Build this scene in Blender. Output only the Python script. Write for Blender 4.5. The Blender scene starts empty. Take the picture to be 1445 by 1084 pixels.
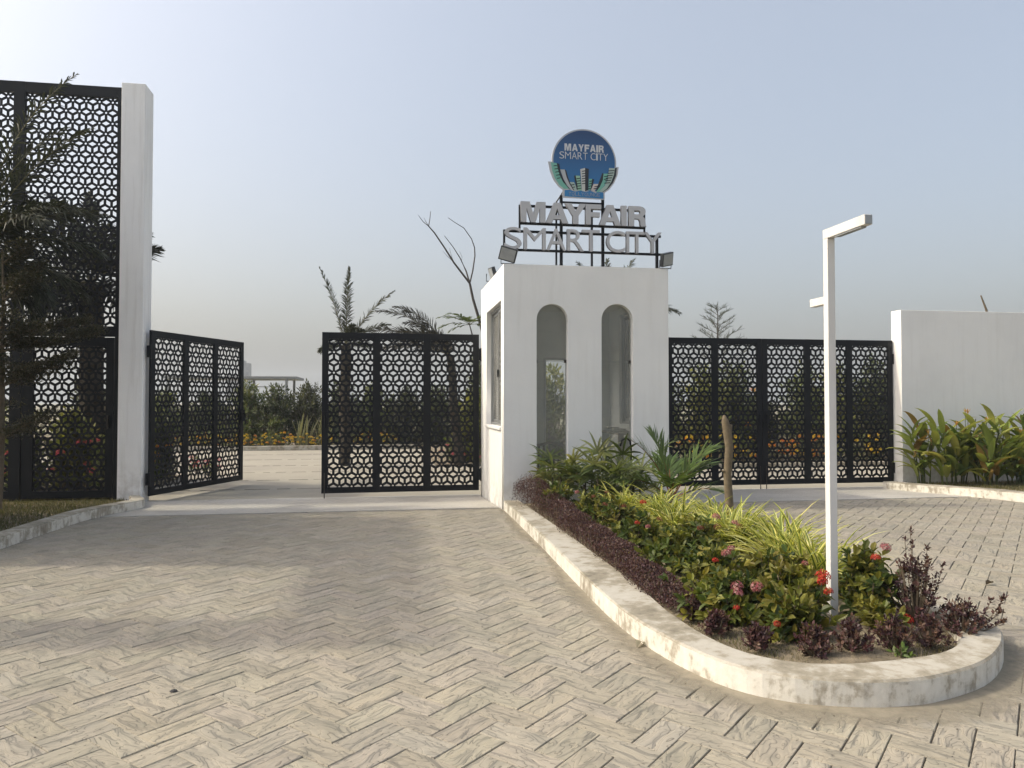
import bpy, bmesh, math, random
from mathutils import Vector, Matrix, Euler
RAD = math.radians
rnd = random.Random(11)
sc = bpy.context.scene
C = sc.collection

# ------------------------------------------------------------------ camera
EYE = 1.55
cam_d = bpy.data.cameras.new('camera'); cam = bpy.data.objects.new('camera', cam_d); C.objects.link(cam)
cam.location = (0, 0, EYE)
cam.rotation_euler = (RAD(90 + 1.33), 0, RAD(-9.4))
cam_d.sensor_width = 36; cam_d.lens = 1060 / 1445 * 36
cam_d.clip_start = .05; cam_d.clip_end = 5000
sc.camera = cam
# ------------------------------------------------------------------ sky, sun, exposure
SUN_EL = RAD(43); SUN_AZ = RAD(9)                      # sun stands on the left, a little behind the gates
to_sun = Vector((-math.cos(SUN_EL) * math.cos(SUN_AZ), math.cos(SUN_EL) * math.sin(SUN_AZ), math.sin(SUN_EL)))
w = bpy.data.worlds.new('World'); sc.world = w; w.use_nodes = True
nt = w.node_tree; bg = nt.nodes['Background']
sky = nt.nodes.new('ShaderNodeTexSky'); sky.sky_type = 'NISHITA'; sky.sun_disc = False
sky.sun_elevation = SUN_EL; sky.sun_rotation = math.atan2(to_sun.x, to_sun.y)
sky.air_density = 1.0; sky.dust_density = 9.0; sky.ozone_density = 1.5; sky.altitude = 0
veil = nt.nodes.new('ShaderNodeMix'); veil.data_type = 'RGBA'; veil.inputs[0].default_value = .42      # even milky veil of a hazy day
nt.links.new(sky.outputs[0], veil.inputs[6]); veil.inputs[7].default_value = (2.05, 2.10, 2.05, 1)
nt.links.new(veil.outputs[2], bg.inputs[0]); bg.inputs[1].default_value = 0.15
sd = bpy.data.lights.new('sun', 'SUN'); sd.energy = 1.15; sd.angle = RAD(1.8); sd.color = (1, .925, .73)
so = bpy.data.objects.new('sun', sd); C.objects.link(so)
so.rotation_euler = to_sun.to_track_quat('Z', 'Y').to_euler(); so.location = (-30, 10, 40)
sc.view_settings.view_transform = 'Standard'; sc.view_settings.look = 'None'
sc.view_settings.exposure = 1.05; sc.view_settings.gamma = 1
sc.cycles.use_denoising = True
sc.cycles.max_bounces = 8; sc.cycles.transparent_max_bounces = 16

# ------------------------------------------------------------------ materials
def mat(name):
    m = bpy.data.materials.new(name); m.use_nodes = True
    t = m.node_tree; return m, t, t.nodes['Principled BSDF']
def N(t, typ, **kw):
    n = t.nodes.new(typ)
    for k, v in kw.items():
        if k.startswith('i_'): n.inputs[k[2:].replace('_', ' ')].default_value = v
        else: setattr(n, k, v)
    return n
def math_n(t, op, a, b=None):
    n = t.nodes.new('ShaderNodeMath'); n.operation = op
    for i, x in enumerate((a, b)):
        if x is None: continue
        if isinstance(x, (int, float)): n.inputs[i].default_value = x
        else: t.links.new(x, n.inputs[i])
    return n.outputs[0]
def ramp(t, fac, stops):
    n = t.nodes.new('ShaderNodeValToRGB'); e = n.color_ramp.elements
    while len(e) < len(stops): e.new(.5)
    for k, (p, c) in enumerate(stops):
        e[k].position = p; e[k].color = (c[0], c[1], c[2], 1) if isinstance(c, tuple) else (c, c, c, 1)
    t.links.new(fac, n.inputs[0]); return n.outputs[0]
def mix(t, fac, a, b, mode='MIX'):
    n = t.nodes.new('ShaderNodeMix'); n.data_type = 'RGBA'; n.blend_type = mode
    for i, x in ((0, fac), (6, a), (7, b)):
        if isinstance(x, (int, float)): n.inputs[i].default_value = x
        elif isinstance(x, tuple): n.inputs[i].default_value = (*x, 1)
        else: t.links.new(x, n.inputs[i])
    return n.outputs[2]
def bump(t, b, h, dist, strength=1.0):
    n = t.nodes.new('ShaderNodeBump'); n.inputs['Distance'].default_value = dist; n.inputs['Strength'].default_value = strength
    t.links.new(h, n.inputs['Height']); t.links.new(n.outputs[0], b.inputs['Normal'])
def noise(t, scale, detail=4, rough=.55, vec=None, dim='3D', dist=0.):
    n = N(t, 'ShaderNodeTexNoise', noise_dimensions=dim); n.inputs['Scale'].default_value = scale
    n.inputs['Detail'].default_value = detail; n.inputs['Roughness'].default_value = rough; n.inputs['Distortion'].default_value = dist
    if vec is not None: t.links.new(vec, n.inputs['Vector'])
    return n.outputs[0]
def geo_pos(t): return N(t, 'ShaderNodeNewGeometry').outputs['Position']

def simple(name, col, rough=.5, metal=0., var=.12, scale=9, spec=.5):
    m, t, b = mat(name)
    f = noise(t, scale, 5, vec=geo_pos(t))
    c = mix(t, f, tuple(x * (1 - var) for x in col), tuple(min(1, x * (1 + var)) for x in col))
    t.links.new(c, b.inputs['Base Color']); b.inputs['Roughness'].default_value = rough
    b.inputs['Metallic'].default_value = metal; b.inputs['Specular IOR Level'].default_value = spec
    return m
M = {}
def plaster(name, base, stain, amount, foot=.6):
    m, t, b = mat(name); p = geo_pos(t)
    n1 = noise(t, .9, 6, .62, p); n2 = noise(t, 7, 5, .6, p); n3 = noise(t, 60, 3, .6, p)
    mp = N(t, 'ShaderNodeMapping'); t.links.new(p, mp.inputs[0]); mp.inputs['Scale'].default_value = (9, 9, .7)
    streak = noise(t, 1.2, 5, .6, mp.outputs[0])
    c = mix(t, ramp(t, n1, [(.42, 0.), (.7, 1.)]), base, tuple(x * .93 for x in base))
    sep = N(t, 'ShaderNodeSeparateXYZ'); t.links.new(p, sep.inputs[0])
    low = math_n(t, 'SUBTRACT', 1., math_n(t, 'DIVIDE', sep.outputs[2], foot)); low = math_n(t, 'MAXIMUM', low, 0.)
    fac = math_n(t, 'MULTIPLY', ramp(t, streak, [(.5, 0.), (.72, 1.)]), amount)
    fac2 = math_n(t, 'MULTIPLY', math_n(t, 'MULTIPLY', low, ramp(t, n2, [(.4, 0.), (.62, 1.)])), .75)
    fac = math_n(t, 'MINIMUM', math_n(t, 'ADD', fac, fac2), .85)
    c = mix(t, fac, c, stain)
    t.links.new(c, b.inputs['Base Color']); b.inputs['Roughness'].default_value = .85; b.inputs['Specular IOR Level'].default_value = .25
    h = math_n(t, 'ADD', math_n(t, 'MULTIPLY', n2, .8), math_n(t, 'MULTIPLY', n3, .25))
    bump(t, b, h, .006, .5)
    return m
M['plaster'] = plaster('white_plaster', (.80, .80, .78), (.54, .52, .48), .15)
M['plaster2'] = plaster('weathered_plaster', (.86, .86, .855), (.54, .52, .49), .32)
def kerbmat(name, stops, sx, k):
    m, t, b = mat(name); p = geo_pos(t)
    n1 = noise(t, 2.2, 7, .66, p); n2 = noise(t, 14, 6, .65, p)
    mp = N(t, 'ShaderNodeMapping'); t.links.new(p, mp.inputs[0]); mp.inputs['Scale'].default_value = (sx, sx, 1.2)
    st = noise(t, 1.6, 5, .6, mp.outputs[0])
    f = math_n(t, 'ADD', math_n(t, 'MULTIPLY', n1, k[0]), math_n(t, 'MULTIPLY', n2, k[1]))
    f = math_n(t, 'ADD', f, math_n(t, 'MULTIPLY', st, k[2]))
    t.links.new(ramp(t, f, stops), b.inputs['Base Color']); b.inputs['Roughness'].default_value = .9; b.inputs['Specular IOR Level'].default_value = .2
    bump(t, b, n2, .008, .6); return m
M['kerb'] = kerbmat('worn_kerb_top', [(.38, (.47, .45, .40)), (.50, (.41, .385, .33)), (.565, (.29, .262, .205)), (.66, (.185, .167, .13))], 6, (.6, .25, .22))
M['kerbface'] = kerbmat('streaked_kerb_whitewash', [(.42, (.73, .71, .65)), (.53, (.63, .605, .54)), (.58, (.40, .365, .30)), (.68, (.24, .21, .165))], 7, (.48, .30, .28))
def pavermat():
    m, t, b = mat('stamped_paver'); uv = N(t, 'ShaderNodeUVMap', uv_map='UVMap').outputs[0]; p = geo_pos(t)
    mp = N(t, 'ShaderNodeMapping'); t.links.new(uv, mp.inputs[0]); mp.inputs['Scale'].default_value = (5.0, 15.0, 1)
    n = noise(t, 1.0, 1.8, .42, mp.outputs[0], '2D', .32)
    fr = math_n(t, 'FRACT', math_n(t, 'MULTIPLY', n, 9.))
    line = ramp(t, fr, [(.0, 1.), (.06, .8), (.12, 0.), (1., 0.)])
    fine = noise(t, 90, 4, .6, p); big = noise(t, .55, 5, .6, p); mid = noise(t, 5, 4, .6, p)
    at = N(t, 'ShaderNodeAttribute', attribute_name='col').outputs['Color']
    c = mix(t, ramp(t, big, [(.35, 0.), (.65, 1.)]), (.330, .299, .242), (.290, .268, .222))
    c = mix(t, ramp(t, mid, [(.5, 0.), (.75, 1.)]), c, (.235, .222, .182))
    c = mix(t, 1., c, at, 'MULTIPLY')
    c = mix(t, math_n(t, 'MULTIPLY', line, .66), c, (.085, .075, .062))
    c = mix(t, math_n(t, 'MULTIPLY', ramp(t, fine, [(.45, 0.), (.7, 1.)]), .12), c, (.15, .13, .11))
    t.links.new(c, b.inputs['Base Color']); b.inputs['Roughness'].default_value = .88; b.inputs['Specular IOR Level'].default_value = .22
    h = math_n(t, 'ADD', math_n(t, 'POWER', fr, .3), math_n(t, 'MULTIPLY', fine, .10))
    bump(t, b, h, .0065, .9); return m
M['paver'] = pavermat()
def concrete(name, a, bcol, sc1=1.3, joint=None, bm=.004, relief=0):
    m, t, b = mat(name); p = geo_pos(t)
    n1 = noise(t, sc1, 6, .62, p); n2 = noise(t, 18, 5, .65, p)
    c = mix(t, ramp(t, n1, [(.38, 0.), (.64, 1.)]), a, bcol)
    c = mix(t, math_n(t, 'MULTIPLY', ramp(t, n2, [(.5, 0.), (.75, 1.)]), .3), c, tuple(x * .6 for x in a))
    h = n2
    if relief:
        mp = N(t, 'ShaderNodeMapping'); t.links.new(p, mp.inputs[0]); mp.inputs['Scale'].default_value = (3.5, 9, 1)
        fr = math_n(t, 'FRACT', math_n(t, 'MULTIPLY', noise(t, 1.3, 2.5, .5, mp.outputs[0], '2D', .8), 7))
        ln = ramp(t, fr, [(0., 1.), (.1, .4), (.2, 0.), (1., 0.)])
        c = mix(t, math_n(t, 'MULTIPLY', ln, .4), c, (.12, .11, .10)); h = math_n(t, 'ADD', n2, math_n(t, 'MULTIPLY', fr, 1.3))
    t.links.new(c, b.inputs['Base Color']); b.inputs['Roughness'].default_value = .9; b.inputs['Specular IOR Level'].default_value = .2
    bump(t, b, h, bm, .6); return m
M['apron'] = concrete('apron_concrete', (.47, .45, .41), (.40, .38, .34), 1.1, relief=1)
M['road'] = concrete('inner_road_concrete', (.33, .308, .255), (.28, .26, .22), .5)
M['joint'] = concrete('joint_dirt', (.085, .075, .062), (.16, .14, .11), 3)
M['soil'] = concrete('bed_soil', (.27, .225, .16), (.13, .11, .075), 7, bm=.05)
M['earth'] = concrete('dry_earth', (.26, .23, .17), (.16, .16, .09), .15)
M['black'] = simple('black_powder_coat', (.0045, .006, .009), .48, 0, .25, 3, .25)
M['bronze'] = simple('dull_bolt', (.05, .045, .04), .5, .6)
M['alu'] = simple('aluminium_frame', (.34, .35, .35), .4, .6)
M['silver'] = simple('brushed_letter', (.47, .47, .48), .38, .15, .06)
M['letterside'] = simple('letter_return', (.12, .12, .13), .45, .3)
M['flood'] = simple('flood_body', (.035, .04, .045), .45)
M['lens'] = simple('flood_glass', (.30, .32, .33), .12, 0, .25, 12)
M['pole'] = plaster('chipped_white_pole_paint', (.66, .655, .635), (.42, .39, .34), .30, .4)
M['whiteframe'] = simple('white_frame', (.55, .55, .54), .5)
M['inside'] = simple('inner_plaster', (.74, .73, .70), .9, 0, .08, 2, .2)
M['bark'] = simple('grey_brown_bark', (.13, .105, .075), .95, 0, .45, 22, .15)
M['palmbark'] = simple('fibrous_palm_bark', (.055, .047, .036), .95, 0, .5, 14, .15)
M['greystem'] = simple('bare_grey_stem', (.085, .075, .066), .9, 0, .3, 16, .15)
M['stump'] = simple('dead_cut_trunk', (.155, .125, .085), .95, 0, .5, 26, .12)
M['chair'] = simple('brown_plastic', (.075, .035, .024), .4)
M['wood'] = simple('desk_board', (.34, .30, .25), .6)
M['cloth'] = simple('folded_cloth', (.50, .48, .44), .9)
M['teal'] = simple('teal_plastic', (.03, .24, .20), .3)
M['tower'] = simple('far_tower_concrete', (.07, .075, .08), .8, 0, .06, .05)
M['paneglass'] = simple('far_window_glass', (.05, .06, .07), .2)
M['shed'] = simple('pavilion_metal', (.22, .23, .23), .6)
M['pebble'] = simple('dark_pebble', (.03, .03, .032), .8)
def glassmat():
    m = bpy.data.materials.new('window_glass'); m.use_nodes = True; t = m.node_tree; t.nodes.clear()
    o = N(t, 'ShaderNodeOutputMaterial'); tr = N(t, 'ShaderNodeBsdfTransparent'); gl = N(t, 'ShaderNodeBsdfGlossy')
    tr.inputs[0].default_value = (.93, .95, .94, 1); gl.inputs['Roughness'].default_value = .03
    fr = N(t, 'ShaderNodeFresnel'); fr.inputs[0].default_value = 1.5
    mx = N(t, 'ShaderNodeMixShader'); t.links.new(fr.outputs[0], mx.inputs[0]); t.links.new(tr.outputs[0], mx.inputs[1]); t.links.new(gl.outputs[0], mx.inputs[2])
    df = N(t, 'ShaderNodeBsdfDiffuse'); df.inputs[0].default_value = (.62, .62, .58, 1); m2 = N(t, 'ShaderNodeMixShader')      # milky diffuse film, added to brighten the panes over the dark interior
    t.links.new(math_n(t, 'MULTIPLY', ramp(t, noise(t, 1.6, 5, .6, geo_pos(t)), [(.3, .5), (.7, 1.)]), .20), m2.inputs[0]); t.links.new(mx.outputs[0], m2.inputs[1]); t.links.new(df.outputs[0], m2.inputs[2])
    t.links.new(m2.outputs[0], o.inputs[0]); return m
M['glass'] = glassmat()
def leafmat(name, rough=.45, trans=.36, spec=.35):
    m, t, b = mat(name); at = N(t, 'ShaderNodeAttribute', attribute_name='col').outputs['Color']
    n = noise(t, 35, 3, .6, geo_pos(t)); c = mix(t, math_n(t, 'MULTIPLY', n, .32), at, tuple([.0, .0, .0]))
    t.links.new(c, b.inputs['Base Color']); b.inputs['Roughness'].default_value = rough; b.inputs['Specular IOR Level'].default_value = spec
    tl = N(t, 'ShaderNodeBsdfTranslucent'); t.links.new(mix(t, 1., c, (1., 1., .55), 'MULTIPLY'), tl.inputs[0])
    mx = N(t, 'ShaderNodeMixShader'); mx.inputs[0].default_value = trans
    o = t.nodes['Material Output']; t.links.new(b.outputs[0], mx.inputs[1]); t.links.new(tl.outputs[0], mx.inputs[2]); t.links.new(mx.outputs[0], o.inputs[0])
    return m
M['leaf'] = leafmat('leaf_blade'); M['petal'] = leafmat('flower_petal', .6, .3, .2); M['dryleaf'] = leafmat('palm_leaflet', .55, .18, .25)
def flat(name, col, rough=.45):
    m, t, b = mat(name); b.inputs['Base Color'].default_value = (*col, 1); b.inputs['Roughness'].default_value = rough; return m
def emblem_blue():
    m, t, b = mat('printed_blue_gradient'); p = geo_pos(t); s = N(t, 'ShaderNodeSeparateXYZ'); t.links.new(p, s.inputs[0])
    f = math_n(t, 'DIVIDE', math_n(t, 'SUBTRACT', s.outputs[2], 4.6), .95)
    c = ramp(t, f, [(0., (.025, .19, .44)), (.45, (.022, .12, .30)), (1., (.018, .055, .155))])
    t.links.new(c, b.inputs['Base Color']); b.inputs['Roughness'].default_value = .4; return m
M['blue'] = emblem_blue()
for k, c in dict(e_teal=(.16, .42, .34), e_green=(.28, .50, .36), e_light=(.52, .54, .52), e_grey=(.42, .44, .46), e_dark=(.012, .018, .026), e_pink=(.55, .50, .48), e_pale=(.36, .46, .42), e_text=(.55, .57, .60), e_dim=(.24, .30, .40)).items():
    M[k] = flat('print_' + k[2:], c)

# ------------------------------------------------------------------ builders
def link(o, parent=None):
    C.objects.link(o)
    if parent is not None: o.parent = parent
    return o
def tag(o, label=None, cat=None, group=None, kind=None):
    if label: o['label'] = label
    if cat: o['category'] = cat
    if group: o['group'] = group
    if kind: o['kind'] = kind
    return o
def thing(name, label, cat, loc=(0, 0, 0), rz=0, group=None):
    o = bpy.data.objects.new(name, None); o.location = loc; o.rotation_euler = (0, 0, rz); o.empty_display_size = .2
    return tag(link(o), label, cat, group)
class MB:
    def __init__(s): s.v = []; s.f = []; s.c = []
    def add(s, vs, fs, col=(.5, .5, .5)):
        b = len(s.v); s.v += [tuple(x) for x in vs]
        for q in fs: s.f.append(tuple(i + b for i in q)); s.c.append(col)
        return s
    def box(s, x0, x1, y0, y1, z0, z1, col=(.5, .5, .5)):
        vs = [(x, y, z) for z in (z0, z1) for y in (y0, y1) for x in (x0, x1)]
        return s.add(vs, [(0, 2, 3, 1), (4, 5, 7, 6), (0, 1, 5, 4), (2, 6, 7, 3), (0, 4, 6, 2), (1, 3, 7, 5)], col)
    def tube(s, pts, rad, n=6, col=(.5, .5, .5), cap=True):
        pts = [Vector(p) for p in pts]; vs = []; fs = []
        for i, p in enumerate(pts):
            T = (pts[min(i + 1, len(pts) - 1)] - pts[max(i - 1, 0)]).normalized()
            a = T.orthogonal().normalized() if abs(T.z) < .9 else T.cross(Vector((0, 1, 0))).normalized()
            if abs(T.z) < .9: a = T.cross(Vector((0, 0, 1))).normalized()
            b2 = T.cross(a); r = rad[i] if isinstance(rad, (list, tuple)) else rad
            for k in range(n):
                an = 2 * math.pi * k / n; vs.append(p + a * (math.cos(an) * r) + b2 * (math.sin(an) * r))
        for i in range(len(pts) - 1):
            for k in range(n):
                k2 = (k + 1) % n; fs.append((i * n + k, i * n + k2, (i + 1) * n + k2, (i + 1) * n + k))
        if cap: fs += [tuple(range(n))[::-1], tuple((len(pts) - 1) * n + k for k in range(n))]
        return s.add(vs, fs, col)
    def mesh(s, name, m, smooth=False):
        me = bpy.data.meshes.new(name); me.from_pydata(s.v, [], s.f); me.materials.append(m)
        a = me.attributes.new('col', 'FLOAT_COLOR', 'FACE'); flatc = []
        for c in s.c: flatc += [c[0], c[1], c[2], 1.]
        a.data.foreach_set('color', flatc)
        if smooth: me.polygons.foreach_set('use_smooth', [True] * len(me.polygons))
        me.update(); return me
    def build(s, name, m, parent=None, smooth=False, bevel=0.):
        o = link(bpy.data.objects.new(name, s.mesh(name, m, smooth)), parent)
        if bevel:
            b = o.modifiers.new('bevel', 'BEVEL'); b.width = bevel; b.segments = 2; b.limit_method = 'ANGLE'
        return o
def obj(name, me, parent=None, loc=(0, 0, 0), rot=(0, 0, 0), scale=None):
    o = bpy.data.objects.new(name, me); o.location = loc; o.rotation_euler = rot
    if scale: o.scale = scale
    return link(o, parent)
def box(name, m, parent, x0, x1, y0, y1, z0, z1, bevel=.004):
    return MB().box(x0, x1, y0, y1, z0, z1).build(name, m, parent, bevel=bevel)
def struct(o, kind='structure'): o['kind'] = kind; return o
def from_curve(name, splines, m, depth, closed=True):
    """flat outlines (x, z) with holes, given thickness along y; front at y=0, back at y=depth"""
    cu = bpy.data.curves.new(name, 'CURVE'); cu.dimensions = '2D'; cu.fill_mode = 'BOTH'; cu.extrude = depth / 2
    for pts in splines:
        s = cu.splines.new('POLY'); s.points.add(len(pts) - 1); s.use_cyclic_u = True
        for p, q in zip(s.points, pts): p.co = (q[0], q[1], 0, 1)
    o = bpy.data.objects.new(name, cu); C.objects.link(o)
    me = bpy.data.meshes.new_from_object(o.evaluated_get(bpy.context.evaluated_depsgraph_get()))
    bpy.data.objects.remove(o); bpy.data.curves.remove(cu)
    me.transform(Matrix.Translation((0, depth / 2, 0)) @ Matrix.Rotation(RAD(90), 4, 'X'))
    me.materials.clear(); me.materials.append(m); me.name = name
    return me
def g(y):
    if y < 10.6: return 0.
    if y > 12.9: return -.11
    return -.11 * (y - 10.6) / 2.3

# leaves ---------------------------------------------------------------------
UP = Vector((0, 0, 1))
def jit(c, a=.18, r=rnd):
    k = 1 + r.uniform(-a, a); return (c[0] * k * (1 + r.uniform(-.08, .08)), c[1] * k, c[2] * k * (1 + r.uniform(-.1, .1)))
def leaf(mb, p, d, n, L, W, col, droop=.25, fold=.22):
    d = d.normalized(); sd = d.cross(n)
    if sd.length < 1e-4: sd = d.orthogonal()
    sd.normalize(); n = sd.cross(d)
    def row(t, wd):
        c = p + d * (L * t) - UP * (droop * L * t * t); e = n * (fold * wd * W)
        return [c - sd * (wd * W / 2) + e, c, c + sd * (wd * W / 2) + e]
    vs = [p] + row(.32, .92) + row(.68, .85) + [p + d * L - UP * (droop * L)]
    mb.add(vs, [(0, 1, 2), (0, 2, 3), (1, 4, 5, 2), (2, 5, 6, 3), (4, 7, 5), (5, 7, 6)], col)
def leaf4(mb, p, d, n, L, W, col):
    sd = d.cross(n)
    if sd.length < 1e-4: sd = d.orthogonal()
    sd = sd.normalized() * (W / 2); m = p + d * (L * .5)
    mb.add([p, m - sd, p + d * L, m + sd], [(0, 1, 2, 3)], col)
def blade(mb, p, d, L, W, col, bend=.8, seg=5, edge=None, side=None):
    d = d.normalized(); sd = side or d.cross(UP)
    if sd.length < 1e-3: sd = Vector((1, 0, 0))
    sd = sd.normalized(); el = math.asin(max(-1, min(1, d.z))); h = Vector((d.x, d.y, 0))
    h = h.normalized() if h.length > 1e-4 else Vector((sd.y, -sd.x, 0))
    q = p.copy(); rows = []
    for i in range(seg + 1):
        t = i / seg; wd = W * (.55 + .9 * t if t < .35 else .87) * (1 if t < .55 else max(.04, 1 - ((t - .55) / .45) ** 1.6))
        nn = sd.cross(h * math.cos(el) + UP * math.sin(el)); cr = nn * (wd * .16)
        if edge: rows.append([q - sd * wd / 2 + cr, q - sd * wd * .2, q + sd * wd * .2, q + sd * wd / 2 + cr])
        else: rows.append([q - sd * wd / 2 + cr, q, q + sd * wd / 2 + cr])
        q = q + (h * math.cos(el) + UP * math.sin(el)) * (L / seg); el -= bend / seg * (.5 + t)
    k = len(rows[0]); b = len(mb.v)
    for r in rows: mb.v += [tuple(x) for x in r]
    for i in range(seg):
        for j in range(k - 1):
            mb.f.append((b + i * k + j, b + i * k + j + 1, b + (i + 1) * k + j + 1, b + (i + 1) * k + j))
            mb.c.append(edge if (edge and j != 1) else col)
def arc(p, az, el, L, droop, n=12):
    pts = [Vector(p)]; e = el
    for i in range(n):
        pts.append(pts[-1] + Vector((math.cos(az) * math.cos(e), math.sin(az) * math.cos(e), math.sin(e))) * (L / n)); e -= droop / n * (.4 + 1.2 * i / n)
    return pts
def frond(name, parent, pts, m, ll, n=34, col=(.06, .09, .04), w=.022, ang=.75, rach=(.16, .14, .06), r0=.014, dr=.5, start=.14, lift=.25, r=rnd, jag=.2, plume=0.):
    mb = MB(); k = len(pts) - 1
    mb.tube(pts, [r0 * (1 - .85 * i / k) for i in range(k + 1)], 5, rach)
    for i in range(n):
        t = start + (1 - start) * (i + .5) / n; x = t * k; j = min(int(x), k - 1); p = pts[j].lerp(pts[j + 1], x - j)
        T = (pts[j + 1] - pts[j]).normalized(); S = T.cross(UP)
        S = S.normalized() if S.length > 1e-3 else Vector((1, 0, 0)); nn = S.cross(T)
        prof = (math.sin(math.pi * min(1, .18 + .74 * t)) ** .7) * (1 - .35 * max(0, t - .75) / .25)
        for sgn in (-1, 1):
            S0, n0 = S, nn
            if plume:
                ro = r.uniform(-plume, plume); S, nn = S0 * math.cos(ro) + n0 * math.sin(ro), n0 * math.cos(ro) - S0 * math.sin(ro)
            a = ang * (1.1 - .55 * t) + r.uniform(-jag, jag); d = T * math.cos(a) + S * (sgn * math.sin(a)) + nn * (lift + r.uniform(-jag, jag))
            L = ll * prof * r.uniform(.82, 1.12); d.normalize(); sd = d.cross(nn).normalized() * (w / 2)
            q1 = p + d * (L * .5) - UP * (L * dr * .12); q2 = p + d * L - UP * (L * dr * .5)
            mb.add([p - sd * .5, p + sd * .5, q1 + sd, q1 - sd, q2], [(0, 1, 2, 3), (3, 2, 4)], jit(col, .22, r))
            S, nn = S0, n0
    return mb.build(name, m, parent)
def palm(name, label, base, top, fr, ll, col, cat='palm tree', r_tr=(.16, .11), n=34, w=.024, group=None, mt='dryleaf', dr=.5, rach=(.16, .14, .06), trunk=True, plume=1.1):
    t = thing(name, label, cat, base, group=group); bx = Vector(base)
    tp = Vector(top) - bx
    if trunk:
        pts = [tp * (i / 7) + Vector((math.sin(i * 1.3) * .015, math.cos(i * 1.7) * .015, 0)) for i in range(8)]
        mb = MB(); mb.tube(pts, [r_tr[0] + (r_tr[1] - r_tr[0]) * i / 7 for i in range(8)], 9)
        for i in range(26):                                                   # old leaf boots
            zt = .25 + .75 * i / 26; a = i * 2.4; p = tp * zt; rr = r_tr[0] + (r_tr[1] - r_tr[0]) * zt
            o = Vector((math.cos(a), math.sin(a), 0)); s2 = Vector((-o.y, o.x, 0)) * rr * .4
            mb.add([p + o * rr * .8 - s2, p + o * rr * .8 + s2, p + o * rr * 1.5 + UP * rr * 1.1 + s2 * .5, p + o * rr * 1.5 + UP * rr * 1.1 - s2 * .5, p + o * rr * .7 + UP * rr * .9], [(0, 1, 2, 3), (3, 2, 4)])
        mb.build('trunk', M['palmbark'], t)
    for (az, el, L, dp) in fr:
        frond('frond', t, arc(tp, az, el, L, dp), M[mt], ll, n=n, col=col, w=w, dr=dr, rach=rach, r0=.016, plume=plume)
    return t
def shrub(name, label, cat, loc, rx, ry, h, tips, per, L, W, pal, group=None, seed=0, stem=(.09, .07, .04), low=.12, mt='leaf', four=False, flowers=(), fmesh=None, tall=()):
    r = random.Random(seed * 7 + 3); t = thing(name, label, cat, loc, group=group); mb = MB(); sb = MB()
    for i in range(tips):
        a = r.uniform(0, 2 * math.pi); zz = r.random() ** .75; rr = (1 - zz * zz) ** .5 * (r.random() ** .45)
        sh = r.uniform(.62, 1.06); p = Vector((rx * rr * math.cos(a) * sh * 1.05, ry * rr * math.sin(a) * sh * 1.05, h * (low + (1 - low) * zz * sh)))
        if i < len(tall): p = Vector(tall[i])
        if i % 3 == 0 or i < len(tall):
            b0 = Vector((p.x * .15, p.y * .15, 0)); sb.tube([b0, (b0 + p) * .5 + Vector((p.x, p.y, 0)) * .12, p], [.009, .006, .003] if i >= len(tall) else [.004, .003, .002], 4)
        if i < len(tall):
            for k in range(42):
                tt = r.uniform(.3, 1.); d = Vector((r.uniform(-1, 1), r.uniform(-1, 1), r.uniform(0, .9))).normalized(); pp = b0.lerp(p, tt) + Vector((p.x, p.y, 0)) * .24 * tt * (1 - tt) * 2 + d * .006; leaf4(mb, pp, d, UP, L * r.uniform(.7, 1.3), W * r.uniform(.8, 1.3), jit(r.choice(pal), .25, r))
        ax = (Vector((p.x / rx, p.y / ry, .75)) + Vector((r.uniform(-.4, .4), r.uniform(-.4, .4), 0))).normalized(); e1 = ax.orthogonal().normalized(); e2 = ax.cross(e1); ph = r.uniform(0, 6.28)
        base = r.choice(pal)
        for k in range(per):
            an = ph + 2.4 * k; til = r.uniform(.45, 1.35) if k else .2; d = ax * math.cos(til) + (e1 * math.cos(an) + e2 * math.sin(an)) * math.sin(til)
            pp = p - ax * (L * .16 * k * r.uniform(.6, 1.2)); LL = L * r.uniform(.65, 1.15); c = jit(base, .28, r)
            if four: leaf4(mb, pp, d, ax, LL, W * LL / L, c)
            else: leaf(mb, pp, d, ax, LL, W * LL / L, c, r.uniform(.02, .35))
    if sb.f: sb.build('stems', M['bark'], t)['kind'] = 'stuff'
    mb.build('foliage', M[mt], t)['kind'] = 'stuff'
    for f in flowers:
        o = obj('flower_head', f[1], t, f[0], (r.uniform(-.4, .2), r.uniform(-.3, .3), r.uniform(0, 6)), (f[2],) * 3)
    return t

# ================================================================== THE SETTING
gr = MB()
ys = [-50, 10.6, 12.9, 680]
for a, b2 in zip(ys[:-1], ys[1:]):
    gr.add([(-640, a, g(a) - .03), (640, a, g(a) - .03), (640, b2, g(b2) - .03), (-640, b2, g(b2) - .03)], [(0, 1, 2, 3)])
struct(gr.build('ground', M['earth']))

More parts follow.
